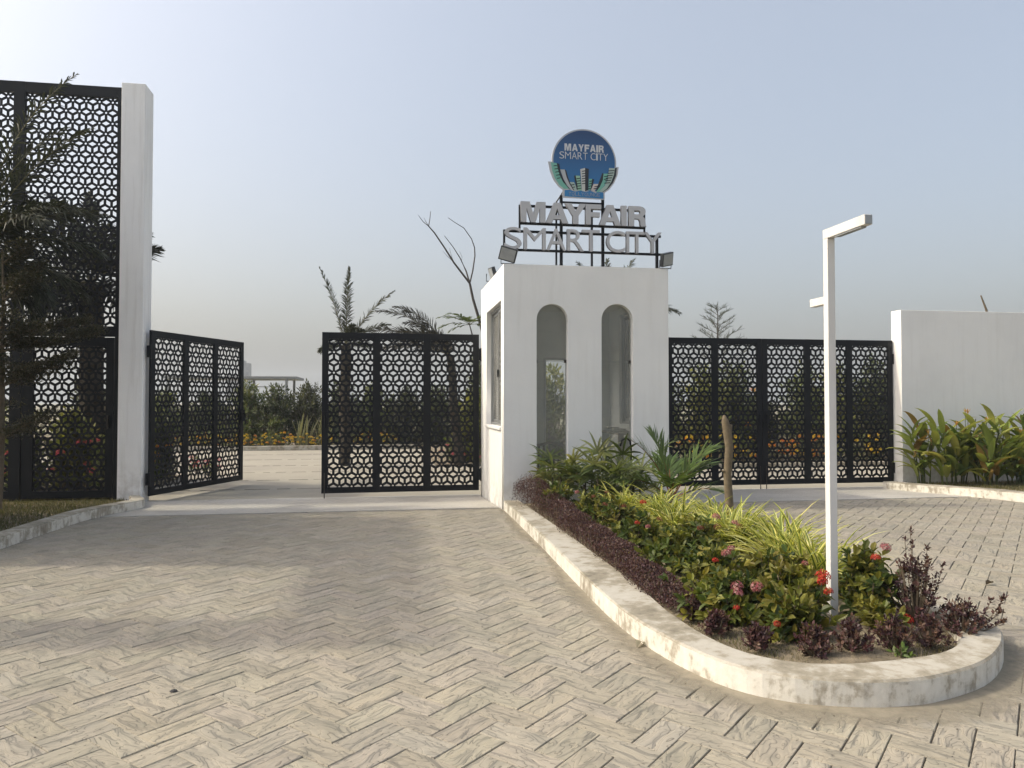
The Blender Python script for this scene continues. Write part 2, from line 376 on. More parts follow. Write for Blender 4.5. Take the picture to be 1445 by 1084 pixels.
# island outline (outer kerb), counter-clockwise from the guardhouse corner
outer = [(1.64, 10.64), (1.62, 8.0), (1.58, 6.0), (1.575, 5.15), (1.60, 4.72), (1.68, 4.24), (1.83, 3.83), (2.07, 3.60), (2.38, 3.49), (2.62, 3.47), (2.83, 3.50), (3.20, 3.64), (3.53, 3.88), (3.78, 4.17), (3.89, 4.50), (3.93, 4.95), (3.97, 6.0), (4.05, 8.0), (4.12, 10.64)]
inner = [(1.86, 10.62), (1.90, 8.0), (1.905, 6.2), (1.895, 5.4), (1.87, 4.85), (1.90, 4.32), (2.0, 3.98), (2.20, 3.79), (2.45, 3.73), (2.64, 3.735), (2.80, 3.75), (3.05, 3.80), (3.28, 3.93), (3.48, 4.19), (3.60, 4.52), (3.655, 4.95), (3.69, 6.0), (3.77, 8.0), (3.84, 10.62)]
def smooth_pair(P, n=4):
    out = []
    for i in range(len(P) - 1):
        p0, p1, p2, p3 = (Vector((*P[max(0, min(len(P) - 1, i + k))], 0)) for k in (-1, 0, 1, 2))
        for j in range(n):
            t = j / n; out.append(.5 * ((2 * p1) + (-p0 + p2) * t + (2 * p0 - 5 * p1 + 4 * p2 - p3) * t * t + (-p0 + 3 * p1 - 3 * p2 + p3) * t ** 3))
    out.append(Vector((*P[-1], 0))); return out
def kerb(name, A, B, h, label=None, bot=-.06):
    A, B = smooth_pair(A), smooth_pair(B); vs = []; r = random.Random(5)
    for a, b2 in zip(A, B):
        z = g(a.y); k = (b2 - a).normalized(); e = r.uniform(-.002, .002); ch = .012
        vs += [(a.x, a.y, z + bot), (a.x + k.x * e, a.y + k.y * e, z + h - ch), (a.x + k.x * ch, a.y + k.y * ch, z + h), (b2.x - k.x * ch, b2.y - k.y * ch, z + h + .002), (b2.x, b2.y, z + h - .015), (b2.x, b2.y, z + bot)]
    m = len(A); fs = []
    for i in range(m - 1):
        for j in range(5): fs.append((i * 6 + j, i * 6 + j + 1, (i + 1) * 6 + j + 1, (i + 1) * 6 + j))
    fs += [tuple(range(6))[::-1], tuple((m - 1) * 6 + j for j in range(6))]
    mb = MB().add(vs, fs); o = mb.build(name, M['kerb']); o.data.materials.append(M['kerbface'])
    for k, p in enumerate(o.data.polygons): p.material_index = 1 if k >= (m - 1) * 5 or k % 5 in (0, 4) else 0
    return struct(o)
kerb('island_kerb', outer, inner, .14)
kerb('left_kerb', [(-3.97, 13.1), (-3.68, 12.3), (-3.80, 11.3), (-3.91, 10.2), (-4.0, 8.7), (-4.05, 6.5), (-4.08, 2.0), (-4.1, -4.0)],
     [(-4.14, 13.1), (-3.90, 12.3), (-4.01, 11.3), (-4.11, 10.2), (-4.19, 8.7), (-4.24, 6.5), (-4.27, 2.0), (-4.29, -4.0)], .13)
kerb('right_kerb', [(9.30, 12.98), (9.28, 12.27), (9.42, 11.3), (9.50, 10.66), (9.64, 10.1), (9.95, 8.8), (10.6, 7.0), (11.6, 5.4)],
     [(9.55, 12.98), (9.53, 12.30), (9.66, 11.36), (9.74, 10.73), (9.87, 10.18), (10.17, 8.9), (10.8, 7.14), (11.78, 5.55)], .14)
# bed soil in the island
bs = MB(); I = smooth_pair(inner, 2); cen = (2.75, 7.0)
top = [(p.x * .995 + .0135, p.y, g(p.y) + .085 + rnd.uniform(-.01, .015)) for p in I]
for i in range(0, len(I) // 2):
    a, b2, c, d = top[i], top[i + 1], top[len(I) - 2 - i], top[len(I) - 1 - i]
    n = 8
    def row(p, q): return [(p[0] + (q[0] - p[0]) * k / n, p[1] + (q[1] - p[1]) * k / n, p[2] + (q[2] - p[2]) * k / n + (.02 + rnd.uniform(0, .02)) * math.sin(math.pi * k / n)) for k in range(n + 1)]
    A = B if i else row(a, d)
    B = row(b2, c)
    bs.add(A + B, [(k, k + 1, n + 2 + k, n + 1 + k) for k in range(n)])
soil = struct(bs.build('planting_bed', M['soil'], smooth=True))

# herringbone paving ---------------------------------------------------------
drive = MB()
for a, b2 in ((-6, 10.6), (10.6, 11.1)):
    drive.add([(-4.2, a, g(a) - .010), (13, a, g(a) - .010), (13, b2, g(b2) - .010), (-4.2, b2, g(b2) - .010)], [(0, 1, 2, 3)])
driveway = struct(drive.build('driveway', M['joint']))
PW = .158; U = Vector((1, 1, 0)) / math.sqrt(2); V = Vector((-1, 1, 0)) / math.sqrt(2)
org = Vector((.985, 3.20, 0)) - U * 3 * PW - V * PW
inside = [(p.x, p.y) for p in smooth_pair([(a[0] + (b2[0] - a[0]) * .4, a[1] + (b2[1] - a[1]) * .4) for a, b2 in zip(outer, inner)], 2)]
def in_poly(x, y, P):
    c = False; j = len(P) - 1
    for i in range(len(P)):
        if (P[i][1] > y) != (P[j][1] > y) and x < (P[j][0] - P[i][0]) * (y - P[i][1]) / (P[j][1] - P[i][1]) + P[i][0]: c = not c
        j = i
    return c
GU, GV = .0009, .0036                                # joint half-widths at the ends and along the sides
def paver_geo(u0, v0, du, dv, r):
    """one paver between (u0,v0) and (u0+du,v0+dv) in paver units, slightly uneven, with worn edges"""
    long_u = du > dv; a0, a1 = u0 * PW, (u0 + du) * PW; b0, b1 = v0 * PW, (v0 + dv) * PW
    a0 += GU; a1 -= GU; b0 += GV * r.uniform(.3, 1.2); b1 -= GV * r.uniform(.3, 1.2); dz = r.uniform(-.0012, .0012); tx = r.uniform(-.0012, .0012); ty = r.uniform(-.0012, .0012); ch = .003
    vs = []
    for (ins, zz) in ((0, -.009), (0, -.0035), (ch, 0)):
        for (a, b2, sx, sy) in ((a0 + ins, b0 + ins, -1, -1), (a1 - ins, b0 + ins, 1, -1), (a1 - ins, b1 - ins, 1, 1), (a0 + ins, b1 - ins, -1, 1)):
            p = org + U * a + V * b2; vs.append((p.x, p.y, g(p.y) + zz + (dz + tx * sx + ty * sy if zz > -.005 else 0)))
    fs = [(8, 9, 10, 11)] + [(4 + k, 4 + (k + 1) % 4, 8 + (k + 1) % 4, 8 + k) for k in range(4)] + [(k, (k + 1) % 4, 4 + (k + 1) % 4, 4 + k) for k in range(4)]
    du_, dv_ = a1 - a0, b1 - b0; o = (r.uniform(0, 60), r.uniform(0, 60)); cor = [(0, 0), (du_, 0), (du_, dv_), (0, dv_)]
    uv = [((x + o[0], y + o[1]) if long_u else (y + o[0], x + o[1])) for x, y in cor]
    return vs, fs, uv
def add_uv(me, fuv):
    l = me.uv_layers.new(name='UVMap'); dat = []
    for q in fuv: dat += [q[0], q[1]]
    l.data.foreach_set('uv', dat)
cells = []
r = random.Random(3)
for k in range(-60, 70):
    for s in range(-60, 70):
        bu, bv = k + 2 * s, k - 2 * s
        for (u0, v0, du, dv) in ((bu, bv, 2, 1), (bu + 2, bv - 1, 1, 2)):
            p = org + U * ((u0 + du / 2) * PW) + V * ((v0 + dv / 2) * PW)
            if -4.25 < p.x < 12.6 and 1.2 < p.y < 11.02 and not in_poly(p.x, p.y, inside):
                if p.x > 9.7 + max(0, (9.9 - p.y)) * .48: continue
                f_ = p.x * .1633 + p.y * .9866; s_ = p.x * .9866 - p.y * .1633
                vis = f_ > 2.9 and abs(s_) < f_ * .70
                cells.append((0 if vis else 1, f_, u0, v0, du, dv))
cells.sort(); r = random.Random(9); rest = MB(); ruv = []
def tint(r): k = r.uniform(.91, 1.07); return (k * r.uniform(.985, 1.015), k, k * r.uniform(.96, 1.02))
for n, (_, _, u0, v0, du, dv) in enumerate(cells):
    vs, fs, uv = paver_geo(u0, v0, du, dv, r); fu = [uv[i % 4] for q in fs for i in q]; tc = tint(r)
    if n < 300:
        mb = MB().add(vs, fs, tc); me = mb.mesh('paver', M['paver']); add_uv(me, fu); link(bpy.data.objects.new('paver', me), driveway)
    else:
        rest.add(vs, fs, tc); ruv += fu
me = rest.mesh('paver_field', M['paver']); add_uv(me, ruv); struct(link(bpy.data.objects.new('paver_field', me), driveway), 'stuff')

# apron in front of the gates and the road inside them
ap = MB()
yy = [10.97, 11.5, 12.2, 12.9, 13.32]
for (x0, x1) in ((-4.05, 1.62), (4.14, 11.2)):
    for a, b2 in zip(yy[:-1], yy[1:]):
        ap.add([(x0, a, g(a) + .009), (x1, a, g(a) + .009), (x1, b2, g(b2) + .009), (x0, b2, g(b2) + .009)], [(0, 1, 2, 3)])
    ap.add([(x0, 10.97, g(10.97) - .02), (x1, 10.97, g(10.97) - .02), (x1, 10.97, g(10.97) + .009), (x0, 10.97, g(10.97) + .009)], [(0, 1, 2, 3)])
struct(ap.build('gate_apron', M['apron']))
ir = MB(); ir.add([(-4.5, 13.30, -.122), (16, 13.30, -.122), (16, 17.6, -.122), (-4.5, 17.6, -.122)], [(0, 1, 2, 3)])
ir.add([(-60, 17.6, -.122), (16, 17.6, -.122), (16, 26.6, -.122), (-60, 26.6, -.122)], [(0, 1, 2, 3)])
inner_road = struct(ir.build('inner_road', M['road']))
jn = MB()
for y in (14.9, 16.6, 18.4, 20.3, 22.4, 24.5):
    x = -4.4
    while x < 4:
        L = rnd.uniform(.12, .5); jn.box(x, x + L, y + rnd.uniform(-.02, .02), y + .035, -.1225, -.1185); x += L + rnd.uniform(.05, .2)
struct(jn.build('joint_lines', M['joint'], inner_road), 'stuff')
box('road_edge', M['kerb'], None, -30, 1.0, 26.6, 26.78, -.2, .03, .01)['kind'] = 'structure'
box('garden_edge', M['kerb'], None, 6.4, 17, 17.55, 17.7, -.2, .0, .01)['kind'] = 'structure'
for nm, x0, x1, y0, y1 in (('far_garden_soil', -32, 1.2, 26.7, 42), ('right_garden_soil', 6.4, 30, 17.62, 40), ('left_garden_soil', -24, -4.42, 13.7, 17.5), ('middle_garden_soil', 1.2, 6.4, 19.4, 40)):
    struct(MB().add([(x0, y0, -.07), (x1, y0, -.07), (x1, y1, -.06), (x0, y1, -.06)], [(0, 1, 2, 3)]).build(nm, M['soil']))

# lawns
def lawn(name, quad, z, n, cols, hh, seed):
    struct(MB().add([(x, y, z + g(y)) for x, y in quad], [tuple(range(len(quad)))]).build(name + '_soil', M['soil']))
    r = random.Random(seed); mb = MB(); xs = [p[0] for p in quad]; yq = [p[1] for p in quad]; k = 0
    while k < n:
        x, y = r.uniform(min(xs), max(xs)), r.uniform(min(yq), max(yq))
        if not in_poly(x, y, quad): continue
        a = r.uniform(0, 6.28); hgt = hh * r.uniform(.4, 1.2); wd = r.uniform(.003, .006); ln = Vector((r.uniform(-.5, .5), r.uniform(-.5, .5), 1)) * hgt; s = Vector((math.cos(a), math.sin(a), 0)) * wd
        p = Vector((x, y, z + g(y))); mb.add([p - s, p + s, p + ln], [(0, 1, 2)], jit(r.choice(cols), .3, r)); k += 1
    tag(mb.build(name, M['leaf']), None, None, None, 'stuff'); return bpy.data.objects[name]
lo = lawn('left_grass', [(-4.12, 13.0), (-4.08, 11.3), (-4.2, 8.7), (-4.27, 5.0), (-6.6, 5.0), (-6.6, 13.1)], .07, 26000, [(.10, .105, .035), (.16, .145, .06), (.075, .09, .03), (.20, .17, .09)], .06, 2)
tag(lo, 'patchy dry green grass behind the left kerb', 'grass')
ro = lawn('right_grass', [(9.5, 13.0), (9.56, 12.0), (9.74, 10.6), (10.0, 9.4), (10.8, 7.1), (13.8, 7.1), (13.8, 13.0)], .09, 24000, [(.12, .115, .04), (.19, .165, .07), (.085, .095, .03), (.22, .19, .10)], .05, 4)
tag(ro, 'dry yellowish grass behind the right kerb', 'grass')

# ================================================================== GUARDHOUSE
GX0, GX1, GY0, GY1, GH = 1.64, 4.12, 10.63, 13.27, 3.53
gh = thing('guardhouse', 'square white plastered guardhouse with two tall arched openings in front', 'building', (GX0, GY0, 0))
def rel(me, parent, name, loc=(0, 0, 0), rz=0):
    o = obj(name, me, parent, loc, (0, 0, rz)); return o
def archpts(x0, x1, z0, z1):
    rr = (x1 - x0) / 2; cx = (x0 + x1) / 2; zs = z1 - rr
    return [(x0, z0), (x1, z0), (x1, zs)] + [(cx + rr * math.cos(math.pi * k / 20), zs + rr * math.sin(math.pi * k / 20)) for k in range(1, 20)] + [(x0, zs)]
Wd, Dp, T = GX1 - GX0, GY1 - GY0, .17
A1 = archpts(.48, .945, .20, 2.965); A2 = archpts(1.45, 1.93, .20, 2.985)
fw = rel(from_curve('front_wall', [[(0, -.15), (Wd, -.15), (Wd, GH), (0, GH)], A1, A2], M['plaster'], T), gh, 'front_wall')
WZ0, WZ1 = 1.17, 3.04; wy0, wy1 = .27, 1.87             # side windows, along the wall from the front corner
def sidewall(name, x, m, o0=-.15):
    a, b2 = T + .001, Dp - T - .001
    me = from_curve(name, [[(a, o0), (b2, o0), (b2, GH - .003), (a, GH - .003)], [(wy0, WZ0), (wy1, WZ0), (wy1, WZ1), (wy0, WZ1)]], m, T)
    return rel(me, gh, name, (x, 0, 0), RAD(90))
lw = sidewall('left_wall', T, M['plaster']); rw = sidewall('right_wall', Wd, M['plaster'])
bw = rel(from_curve('back_wall', [[(0, -.15), (Wd, -.15), (Wd, GH), (0, GH)], [(1.14, -.02), (1.96, -.02), (1.96, 2.29), (1.14, 2.29)]], M['plaster'], T), gh, 'back_wall', (0, Dp - T, 0))
box('roof', M['inside'], gh, T + .002, Wd - T - .002, T + .002, Dp - T - .002, 3.15, 3.34)
box('floor', M['wood'], gh, T + .002, Wd - T - .002, T + .002, Dp - T - .002, -.1, .02)
# door frame in the back wall
df = box('door_frame', M['whiteframe'], gh, 1.10, 1.142, Dp - T - .012, Dp + .012, -.1, 2.33); box('jamb', M['whiteframe'], df, 1.958, 2.0, Dp - T - .012, Dp + .012, -.1, 2.33); box('head', M['whiteframe'], df, 1.142, 1.958, Dp - T - .012, Dp + .012, 2.288, 2.33)
def arch_glass(P, k):
    q = from_curve('glass', [P], M['glass'], .008); o = rel(q, gh, 'arched_window', (0, .115, 0))
    x0, x1 = P[0][0], P[1][0]
    box('glazing_joint', M['alu'], o, x0, x1, -.003, .011, 2.135, 2.14, 0)
    for x in (x0 + .012, x1 - .012): MB().box(x - .018, x + .018, -.014, .020, 2.115, 2.16).build('clip', M['bronze'], o)
    return o
arch_glass(A1, 1); arch_glass(A2, 2)
def side_window(x, face):
    """sliding aluminium window lying in the side wall"""
    y0, y1 = wy0, wy1; xx = x
    f = MB(); f.box(xx, xx + .06, y0, y0 + .045, WZ0, WZ1); f.box(xx, xx + .06, y1 - .045, y1, WZ0, WZ1); f.box(xx, xx + .06, y0 + .045, y1 - .045, WZ0, WZ0 + .04); f.box(xx, xx + .06, y0 + .045, y1 - .045, WZ1 - .045, WZ1)
    w0 = f.build('side_window', M['alu'], gh, bevel=.003)
    for k, (a, b2, dx) in enumerate(((y0 + .05, (y0 + y1) / 2 + .04, .012), ((y0 + y1) / 2 - .04, y1 - .05, .036))):
        s = MB(); q = .035; xa, xb = xx + dx, xx + dx + .02
        s.box(xa, xb, a, a + q, WZ0 + .04, WZ1 - .045); s.box(xa, xb, b2 - q, b2, WZ0 + .04, WZ1 - .045); s.box(xa + .001, xb - .001, a + q, b2 - q, WZ0 + .04, WZ0 + .085); s.box(xa + .001, xb - .001, a + q, b2 - q, WZ1 - .09, WZ1 - .045)
        so_ = s.build('sash', M['alu'], w0, bevel=.002)
        MB().box(xa + .008, xa + .012, a + q, b2 - q, WZ0 + .085, WZ1 - .09).build('pane', M['glass'], w0)
    MB().box(xx - .01 if face < 0 else xx + .05, xx + .008 if face < 0 else xx + .068, (y0 + y1) / 2 - .02, (y0 + y1) / 2 + .01, 1.93, 2.05).build('latch', M['black'], w0)
    return w0
side_window(.07, -1); side_window(Wd - .13, 1)
box('window_sill', M['plaster'], lw, .25, 1.89, T - .004, T + .03, WZ0 - .04, WZ0 + .002)   # local: along wall, outward
# things inside
def chair(loc, rz, label):
    t = thing('plastic_chair', label, 'chair', loc, rz); m = M['chair']
    s = MB(); s.box(-.24, .24, -.22, .22, .40, .43); s.build('seat', m, t, bevel=.02)
    pts = [(-.25, .21, .42), (-.27, .27, .70), (-.20, .30, .88), (0, .31, .92), (.20, .30, .88), (.27, .27, .70), (.25, .21, .42)]
    b2 = MB(); b2.tube(pts, .022, 7)
    for x in (-.15, -.08, 0, .08, .15): b2.tube([(x, .20, .42), (x, .265, .68), (x, .30, .905)], .016, 5)
    b2.build('backrest', m, t, smooth=True)
    for sx in (-1, 1):
        MB().tube([(sx * .26, .26, .66), (sx * .29, 0, .66), (sx * .26, -.22, .62), (sx * .24, -.22, .42)], .02, 6).build('armrest', m, t, smooth=True)
        for sy in (-1, 1): MB().tube([(sx * .22, sy * .2, .41), (sx * .26, sy * .25, 0)], [.025, .018], 6).build('leg', m, t)
    return t
chair((2.36, 11.15, .02), RAD(178), 'brown plastic armchair behind the left arched opening of the guardhouse')
dk = thing('desk', 'plain board desk inside the guardhouse under the side window', 'desk', (3.45, 11.6, .02))
box('desk_top', M['wood'], dk, 0, .48, -.6, .6, 1.02, 1.05)
for x in (.04, .44):
    for y in (-.55, .55): box('leg', M['wood'], dk, x - .02, x + .02, y - .02, y + .02, 0, 1.018)
fc = MB()
for k, (x, y) in enumerate(((.1, -.1), (.2, .02), (.13, .15))): fc.box(x - .09, x + .1, y - .1, y + .09, 1.052 + .022 * k, 1.072 + .022 * k)
tag(fc.build('folded_cloth', M['cloth'], bevel=.008), 'folded pale cloth lying on the guardhouse desk', 'cloth').location = (3.45, 11.6, .02)
bt = thing('water_bottle', 'small teal plastic bottle standing behind the side window glass', 'bottle', (1.64 + .145, 11.05, 1.172))
MB().tube([(0, 0, 0), (0, 0, .12), (0, 0, .15), (0, 0, .155)], [.03, .03, .012, .012], 10).build('body', M['teal'], bt, smooth=True)
MB().tube([(0, 0, .156), (0, 0, .18)], [.015, .015], 8).build('cap', M['teal'], bt)
gp = MB().tube([(3.52, 10.60, .06), (3.52, 10.585, .86), (3.50, 10.57, .97), (3.44, 10.56, 1.02), (3.37, 10.56, .98), (3.35, 10.56, .90)], .014, 8)
tag(gp.build('vent_pipe', M['black'], smooth=True), 'thin black hooked pipe beside the right arched opening', 'pipe')

# floodlights on the parapet
def flood(loc, rot, label):
    t = thing('floodlight', label, 'floodlight', loc, 0, 'floodlights on the guardhouse roof')
    Mx = Euler(rot).to_matrix().to_4x4()
    def part(mb, nm, m, bv=.006):
        o = mb.build(nm, m, t, bevel=bv); o.matrix_local = Matrix.Translation((0, 0, .14)) @ Mx; return o
    part(MB().box(-.125, .125, -.02, .035, -.10, .10), 'housing', M['flood'])
    part(MB().box(-.108, .108, -.026, -.0205, -.083, .083), 'lens', M['lens'], .002)
    part(MB().box(-.05, .05, .036, .06, -.06, .06), 'driver_box', M['flood'])
    MB().tube([(-.09, .06, .14), (-.09, .08, .02), (.09, .08, .02), (.09, .06, .14)], .009, 5).build('bracket', M['flood'], t)
    MB().box(-.03, .03, .05, .11, -.002, .016).build('base_plate', M['flood'], t)
flood((1.70, 10.62, 3.525), (RAD(20), RAD(17), RAD(-14)), 'grey floodlight on the front left corner of the guardhouse roof')
flood((1.70, 12.25, 3.525), (RAD(18), RAD(4), RAD(-82)), 'dark floodlight halfway back on the left parapet of the guardhouse')
flood((4.10, 10.62, 3.525), (RAD(16), RAD(-14), RAD(30)), 'grey floodlight on the front right corner of the guardhouse roof')

# rooftop sign --------------------------------------------------------------
sg = thing('rooftop_sign', 'silver letter sign with round blue emblem on black frame above guardhouse', 'sign', (2.88, 10.78, 3.34))
SX, SY, SZ = 2.88, 10.78, 3.34
def sbar(name, x0, x1, z0, z1, y0=.03, y1=.06): return box(name, M['black'], sg, x0 - SX, x1 - SX, y0, y1, z0 - SZ, z1 - SZ, .003)
for z in (4.43, 4.17): sbar('frame_bar', 1.905, 3.835, z - .018, z + .018)
for z in (4.05, 3.775): sbar('frame_bar', 1.66, 4.08, z - .018, z + .018)
for x, z0, z1, hw in ((1.91, 4.06, 4.45, .014), (3.83, 4.06, 4.45, .014), (1.68, 3.76, 4.07, .016)): sbar('frame_post', x - hw, x + hw, z0, z1, .0605, .085)
for x, z1, hw in ((2.54, 4.62, .021), (3.18, 4.60, .021), (3.01, 4.52, .014), (2.465, 4.40, .012), (4.03, 4.06, .020)): sbar('frame_post', x - hw, x + hw, 3.341, z1, .0605, .10)
MB().tube([(2.465 - SX, .08, 4.38 - SZ), (2.47 - SX, .09, 4.52 - SZ), (2.62 - SX, .09, 4.76 - SZ)], .012, 5).build('emblem_stay', M['black'], sg)
MB().box(2.56 - SX, 3.19 - SX, .0605, .09, 4.505 - SZ, 4.53 - SZ).build('frame_bar', M['black'], sg)
gcache = {}
BOLD = {'M': [[(0, 0), (0, 1), (.36, 1), (.5, .42), (.64, 1), (1, 1), (1, 0), (.77, 0), (.77, .70), (.60, 0), (.40, 0), (.23, .70), (.23, 0)]],
 'A': [[(0, 0), (.35, 1), (.65, 1), (1, 0), (.72, 0), (.665, .19), (.335, .19), (.28, 0)], [(.405, .39), (.595, .39), (.5, .72)]],
 'Y': [[(.365, 0), (.365, .39), (0, 1), (.30, 1), (.5, .62), (.70, 1), (1, 1), (.635, .39), (.635, 0)]],
 'F': [[(0, 0), (0, 1), (1, 1), (1, .77), (.34, .77), (.34, .61), (.91, .61), (.91, .39), (.34, .39), (.34, 0)]], 'I': [[(0, 0), (0, 1), (1, 1), (1, 0)]],
 'R': [[(0, 0), (0, 1), (.62, 1), (.80, .965), (.92, .87), (.955, .73), (.91, .60), (.77, .50), (.89, .42), (.93, .29), (.945, .09), (1, 0), (.69, 0), (.645, .10), (.635, .26), (.57, .36), (.31, .38), (.31, 0)], [(.31, .595), (.31, .795), (.54, .795), (.63, .755), (.65, .69), (.62, .625), (.53, .595)]]}
def glyph(ch, off):
    k = (ch, off)
    if k in gcache: return gcache[k]
    if off == 'bold':
        me = from_curve('glyph', BOLD[ch], M['silver'], 1.); me.transform(Matrix.Rotation(RAD(-90), 4, 'X') @ Matrix.Translation((0, -.5, 0)))
        gcache[k] = (me, 0., 1., 0., 1.); return gcache[k]
    cu = bpy.data.curves.new('glyph', 'FONT'); cu.body = ch; cu.size = 1; cu.offset = off; cu.extrude = .5; cu.resolution_u = 5; cu.fill_mode = 'BOTH'
    o = bpy.data.objects.new('glyph', cu); C.objects.link(o)
    me = bpy.data.meshes.new_from_object(o.evaluated_get(bpy.context.evaluated_depsgraph_get())); bpy.data.objects.remove(o)
    xs = [v.co.x for v in me.vertices]; zs = [v.co.y for v in me.vertices]
    gcache[k] = (me, min(xs), max(xs), min(zs), max(zs)); return gcache[k]
def letter(ch, off, x0, x1, z0, z1, y0, depth, mats, parent, name='letter'):
    src, a, b2, c, d = glyph(ch, off); me = src.copy(); me.name = name
    sx, sz = (x1 - x0) / (b2 - a), (z1 - z0) / (d - c)
    for v in me.vertices: v.co = ((v.co.x - a) * sx + x0, y0 + (.5 - v.co.z) * depth, (v.co.y - c) * sz + z0)
    me.materials.clear()
    for m in mats: me.materials.append(m)
    if len(mats) > 1:
        for p in me.polygons: p.material_index = 0 if abs(p.normal.y) > .7 else 1
    me.update(); return link(bpy.data.objects.new(name, me), parent)
def word(items, off, z0, z1, y0, depth, mats, parent, dx=0, dz=0):
    for ch, a, b2 in items: letter(ch, off, a - dx, b2 - dx, z0 - dz, z1 - dz, y0, depth, mats, parent)
word([('M', 1.91, 2.28), ('A', 2.285, 2.625), ('Y', 2.575, 2.895), ('F', 2.885, 3.125), ('A', 3.095, 3.43), ('I', 3.435, 3.52), ('R', 3.55, 3.83)], 'bold', 4.175, 4.478, -.035, .06, [M['silver'], M['letterside']], sg, SX, SZ)
word([('S', 1.67, 1.925), ('M', 1.955, 2.285), ('A', 2.30, 2.585), ('R', 2.605, 2.86), ('T', 2.835, 3.105), ('C', 3.205, 3.495), ('I', 3.515, 3.56), ('T', 3.555, 3.81), ('Y', 3.785, 4.07)], .0, 3.775, 4.095, -.030, .055, [M['silver'], M['letterside']], sg, SX, SZ)
def eL(x, y): return (2.88 + (x - 552) * .001096 - SX, 5.12 - (y - .03 * (x - 552) - 483) * .001096 - SZ)
EY = [.03]
def eplate(pts, m, y, name, parent, d=.006):
    o = rel(from_curve(name, [[eL(*p) for p in pts]], M[m], d), parent, name, (0, y - d, 0)); return o
emb = obj('emblem', from_curve('emblem', [[eL(552 + 452 * math.cos(a), 483 - 452 * math.sin(a) + .03 * 452 * math.cos(a)) for a in [2 * math.pi * k / 72 for k in range(72)]]], M['silver'], .035), sg, (0, .02, 0))
def disc(rad, m, y, name, d=.004):
    pts = [(552 + rad * math.cos(a), 483 - rad * math.sin(a) + .03 * rad * math.cos(a)) for a in [2 * math.pi * k / 72 for k in range(72)]]
    return eplate(pts, m, y, name, emb, d)
disc(430, 'blue', -.0004, 'blue_face', .006)
eplate([(45, 490), (112, 488), (118, 540), (150, 640), (205, 740), (300, 835), (345, 865), (270, 885), (190, 830), (118, 740), (70, 620)], 'silver', -.0068, 'emblem_wing', emb)
eplate([(1010, 545), (1035, 545), (1022, 650), (975, 760), (900, 860), (832, 908), (760, 900), (860, 800), (950, 740), (990, 640)], 'silver', -.0068, 'emblem_wing', emb)
eplate([(245, 868), (330, 862), (420, 880), (500, 868), (600, 878), (700, 885), (770, 890), (836, 880), (836, 1000), (245, 978)], 'silver', -.0069, 'emblem_base', emb, .005)
eplate([(275, 875), (350, 870), (420, 893), (500, 877), (560, 895), (630, 880), (700, 905), (760, 890), (818, 902), (818, 985), (275, 958)], 'blue', -.0078, 'base_face', emb)
BL = [([(85, 500), (165, 510), (178, 580), (208, 680), (252, 765), (335, 855), (268, 858), (198, 800), (138, 710), (103, 610)], 'e_teal'),
      ([(165, 510), (202, 520), (222, 640), (262, 740), (345, 855), (335, 855), (252, 765), (208, 680), (178, 580)], 'e_dark'),
      ([(215, 595), (275, 595), (302, 700), (342, 790), (402, 882), (365, 872), (308, 812), (258, 720)], 'e_grey'),
      ([(275, 595), (298, 608), (322, 700), (360, 790), (410, 880), (402, 882), (342, 790), (302, 700)], 'e_dark'),
      ([(345, 765), (405, 765), (458, 872), (415, 882)], 'e_pale'), ([(408, 676), (428, 672), (452, 800), (458, 872), (440, 860)], 'e_dark'),
      ([(428, 675), (487, 675), (512, 878), (460, 874)], 'e_green'), ([(495, 585), (560, 568), (560, 888), (515, 884)], 'e_light'), ([(560, 568), (612, 580), (602, 868), (560, 888)], 'e_dark'),
      ([(615, 715), (660, 715), (636, 872), (606, 872)], 'e_teal'), ([(660, 715), (687, 722), (652, 862), (636, 872)], 'e_dark'), ([(680, 785), (745, 785), (692, 888), (640, 872)], 'e_pink'),
      ([(802, 632), (820, 640), (810, 730), (770, 818), (716, 890), (740, 800)], 'e_dark'), ([(820, 640), (885, 640), (868, 722), (820, 820), (748, 900), (716, 890), (770, 818), (810, 730)], 'e_teal'),
      ([(900, 560), (980, 565), (968, 650), (930, 750), (868, 842), (800, 895), (757, 895), (832, 810), (880, 720)], 'e_pale'), ([(980, 565), (1010, 548), (995, 670), (950, 770), (880, 850), (808, 896), (800, 895), (868, 842), (930, 750), (968, 650)], 'e_dark')]
for i, (p, m) in enumerate(BL): eplate(p, m, -.0075 - .0004 * (i % 3), 'printed_building', emb, .007)
for x0, x1, y0, n, st, sl in ((122, 168, 540, 5, 42, 12), (515, 560, 606, 6, 34, 0), (440, 492, 708, 5, 34, 4), (365, 410, 795, 2, 34, 8), (620, 656, 742, 4, 34, -6), (690, 738, 812, 2, 30, -12), (826, 880, 672, 2, 38, -4), (890, 972, 592, 6, 34, -12)):
    for k in range(n):
        x = x0 + sl * k; y = y0 + st * k; eplate([(x, y + 4), (x1 + sl * k, y - 4), (x1 + sl * k, y + 8), (x, y + 15)], 'e_dark', -.0092, 'printed_window', emb, .008)
def eword(s, x0, x1, y0, y1, off, m, wid=None, yy_=-.0115):
    tot = sum(wid.get(c, 1) for c in s); x = x0
    for c in s:
        wd = wid.get(c, 1) * (x1 - x0) / tot
        if c != ' ':
            a, zt = eL(x + wd * .07, y0 + .03 * (x - 552)); b2, zb = eL(x + wd * .93, y1 + .03 * (x - 552)); letter(c, off, a, b2, zb, zt, yy_, .01, [M[m]], emb)
        x += wd
WID = {'I': .35, ' ': .45, 'M': 1.25, 'Y': 1.0, 'C': 1.05, 'F': .9, 'T': .95, 'R': 1.0, 'A': 1.08}
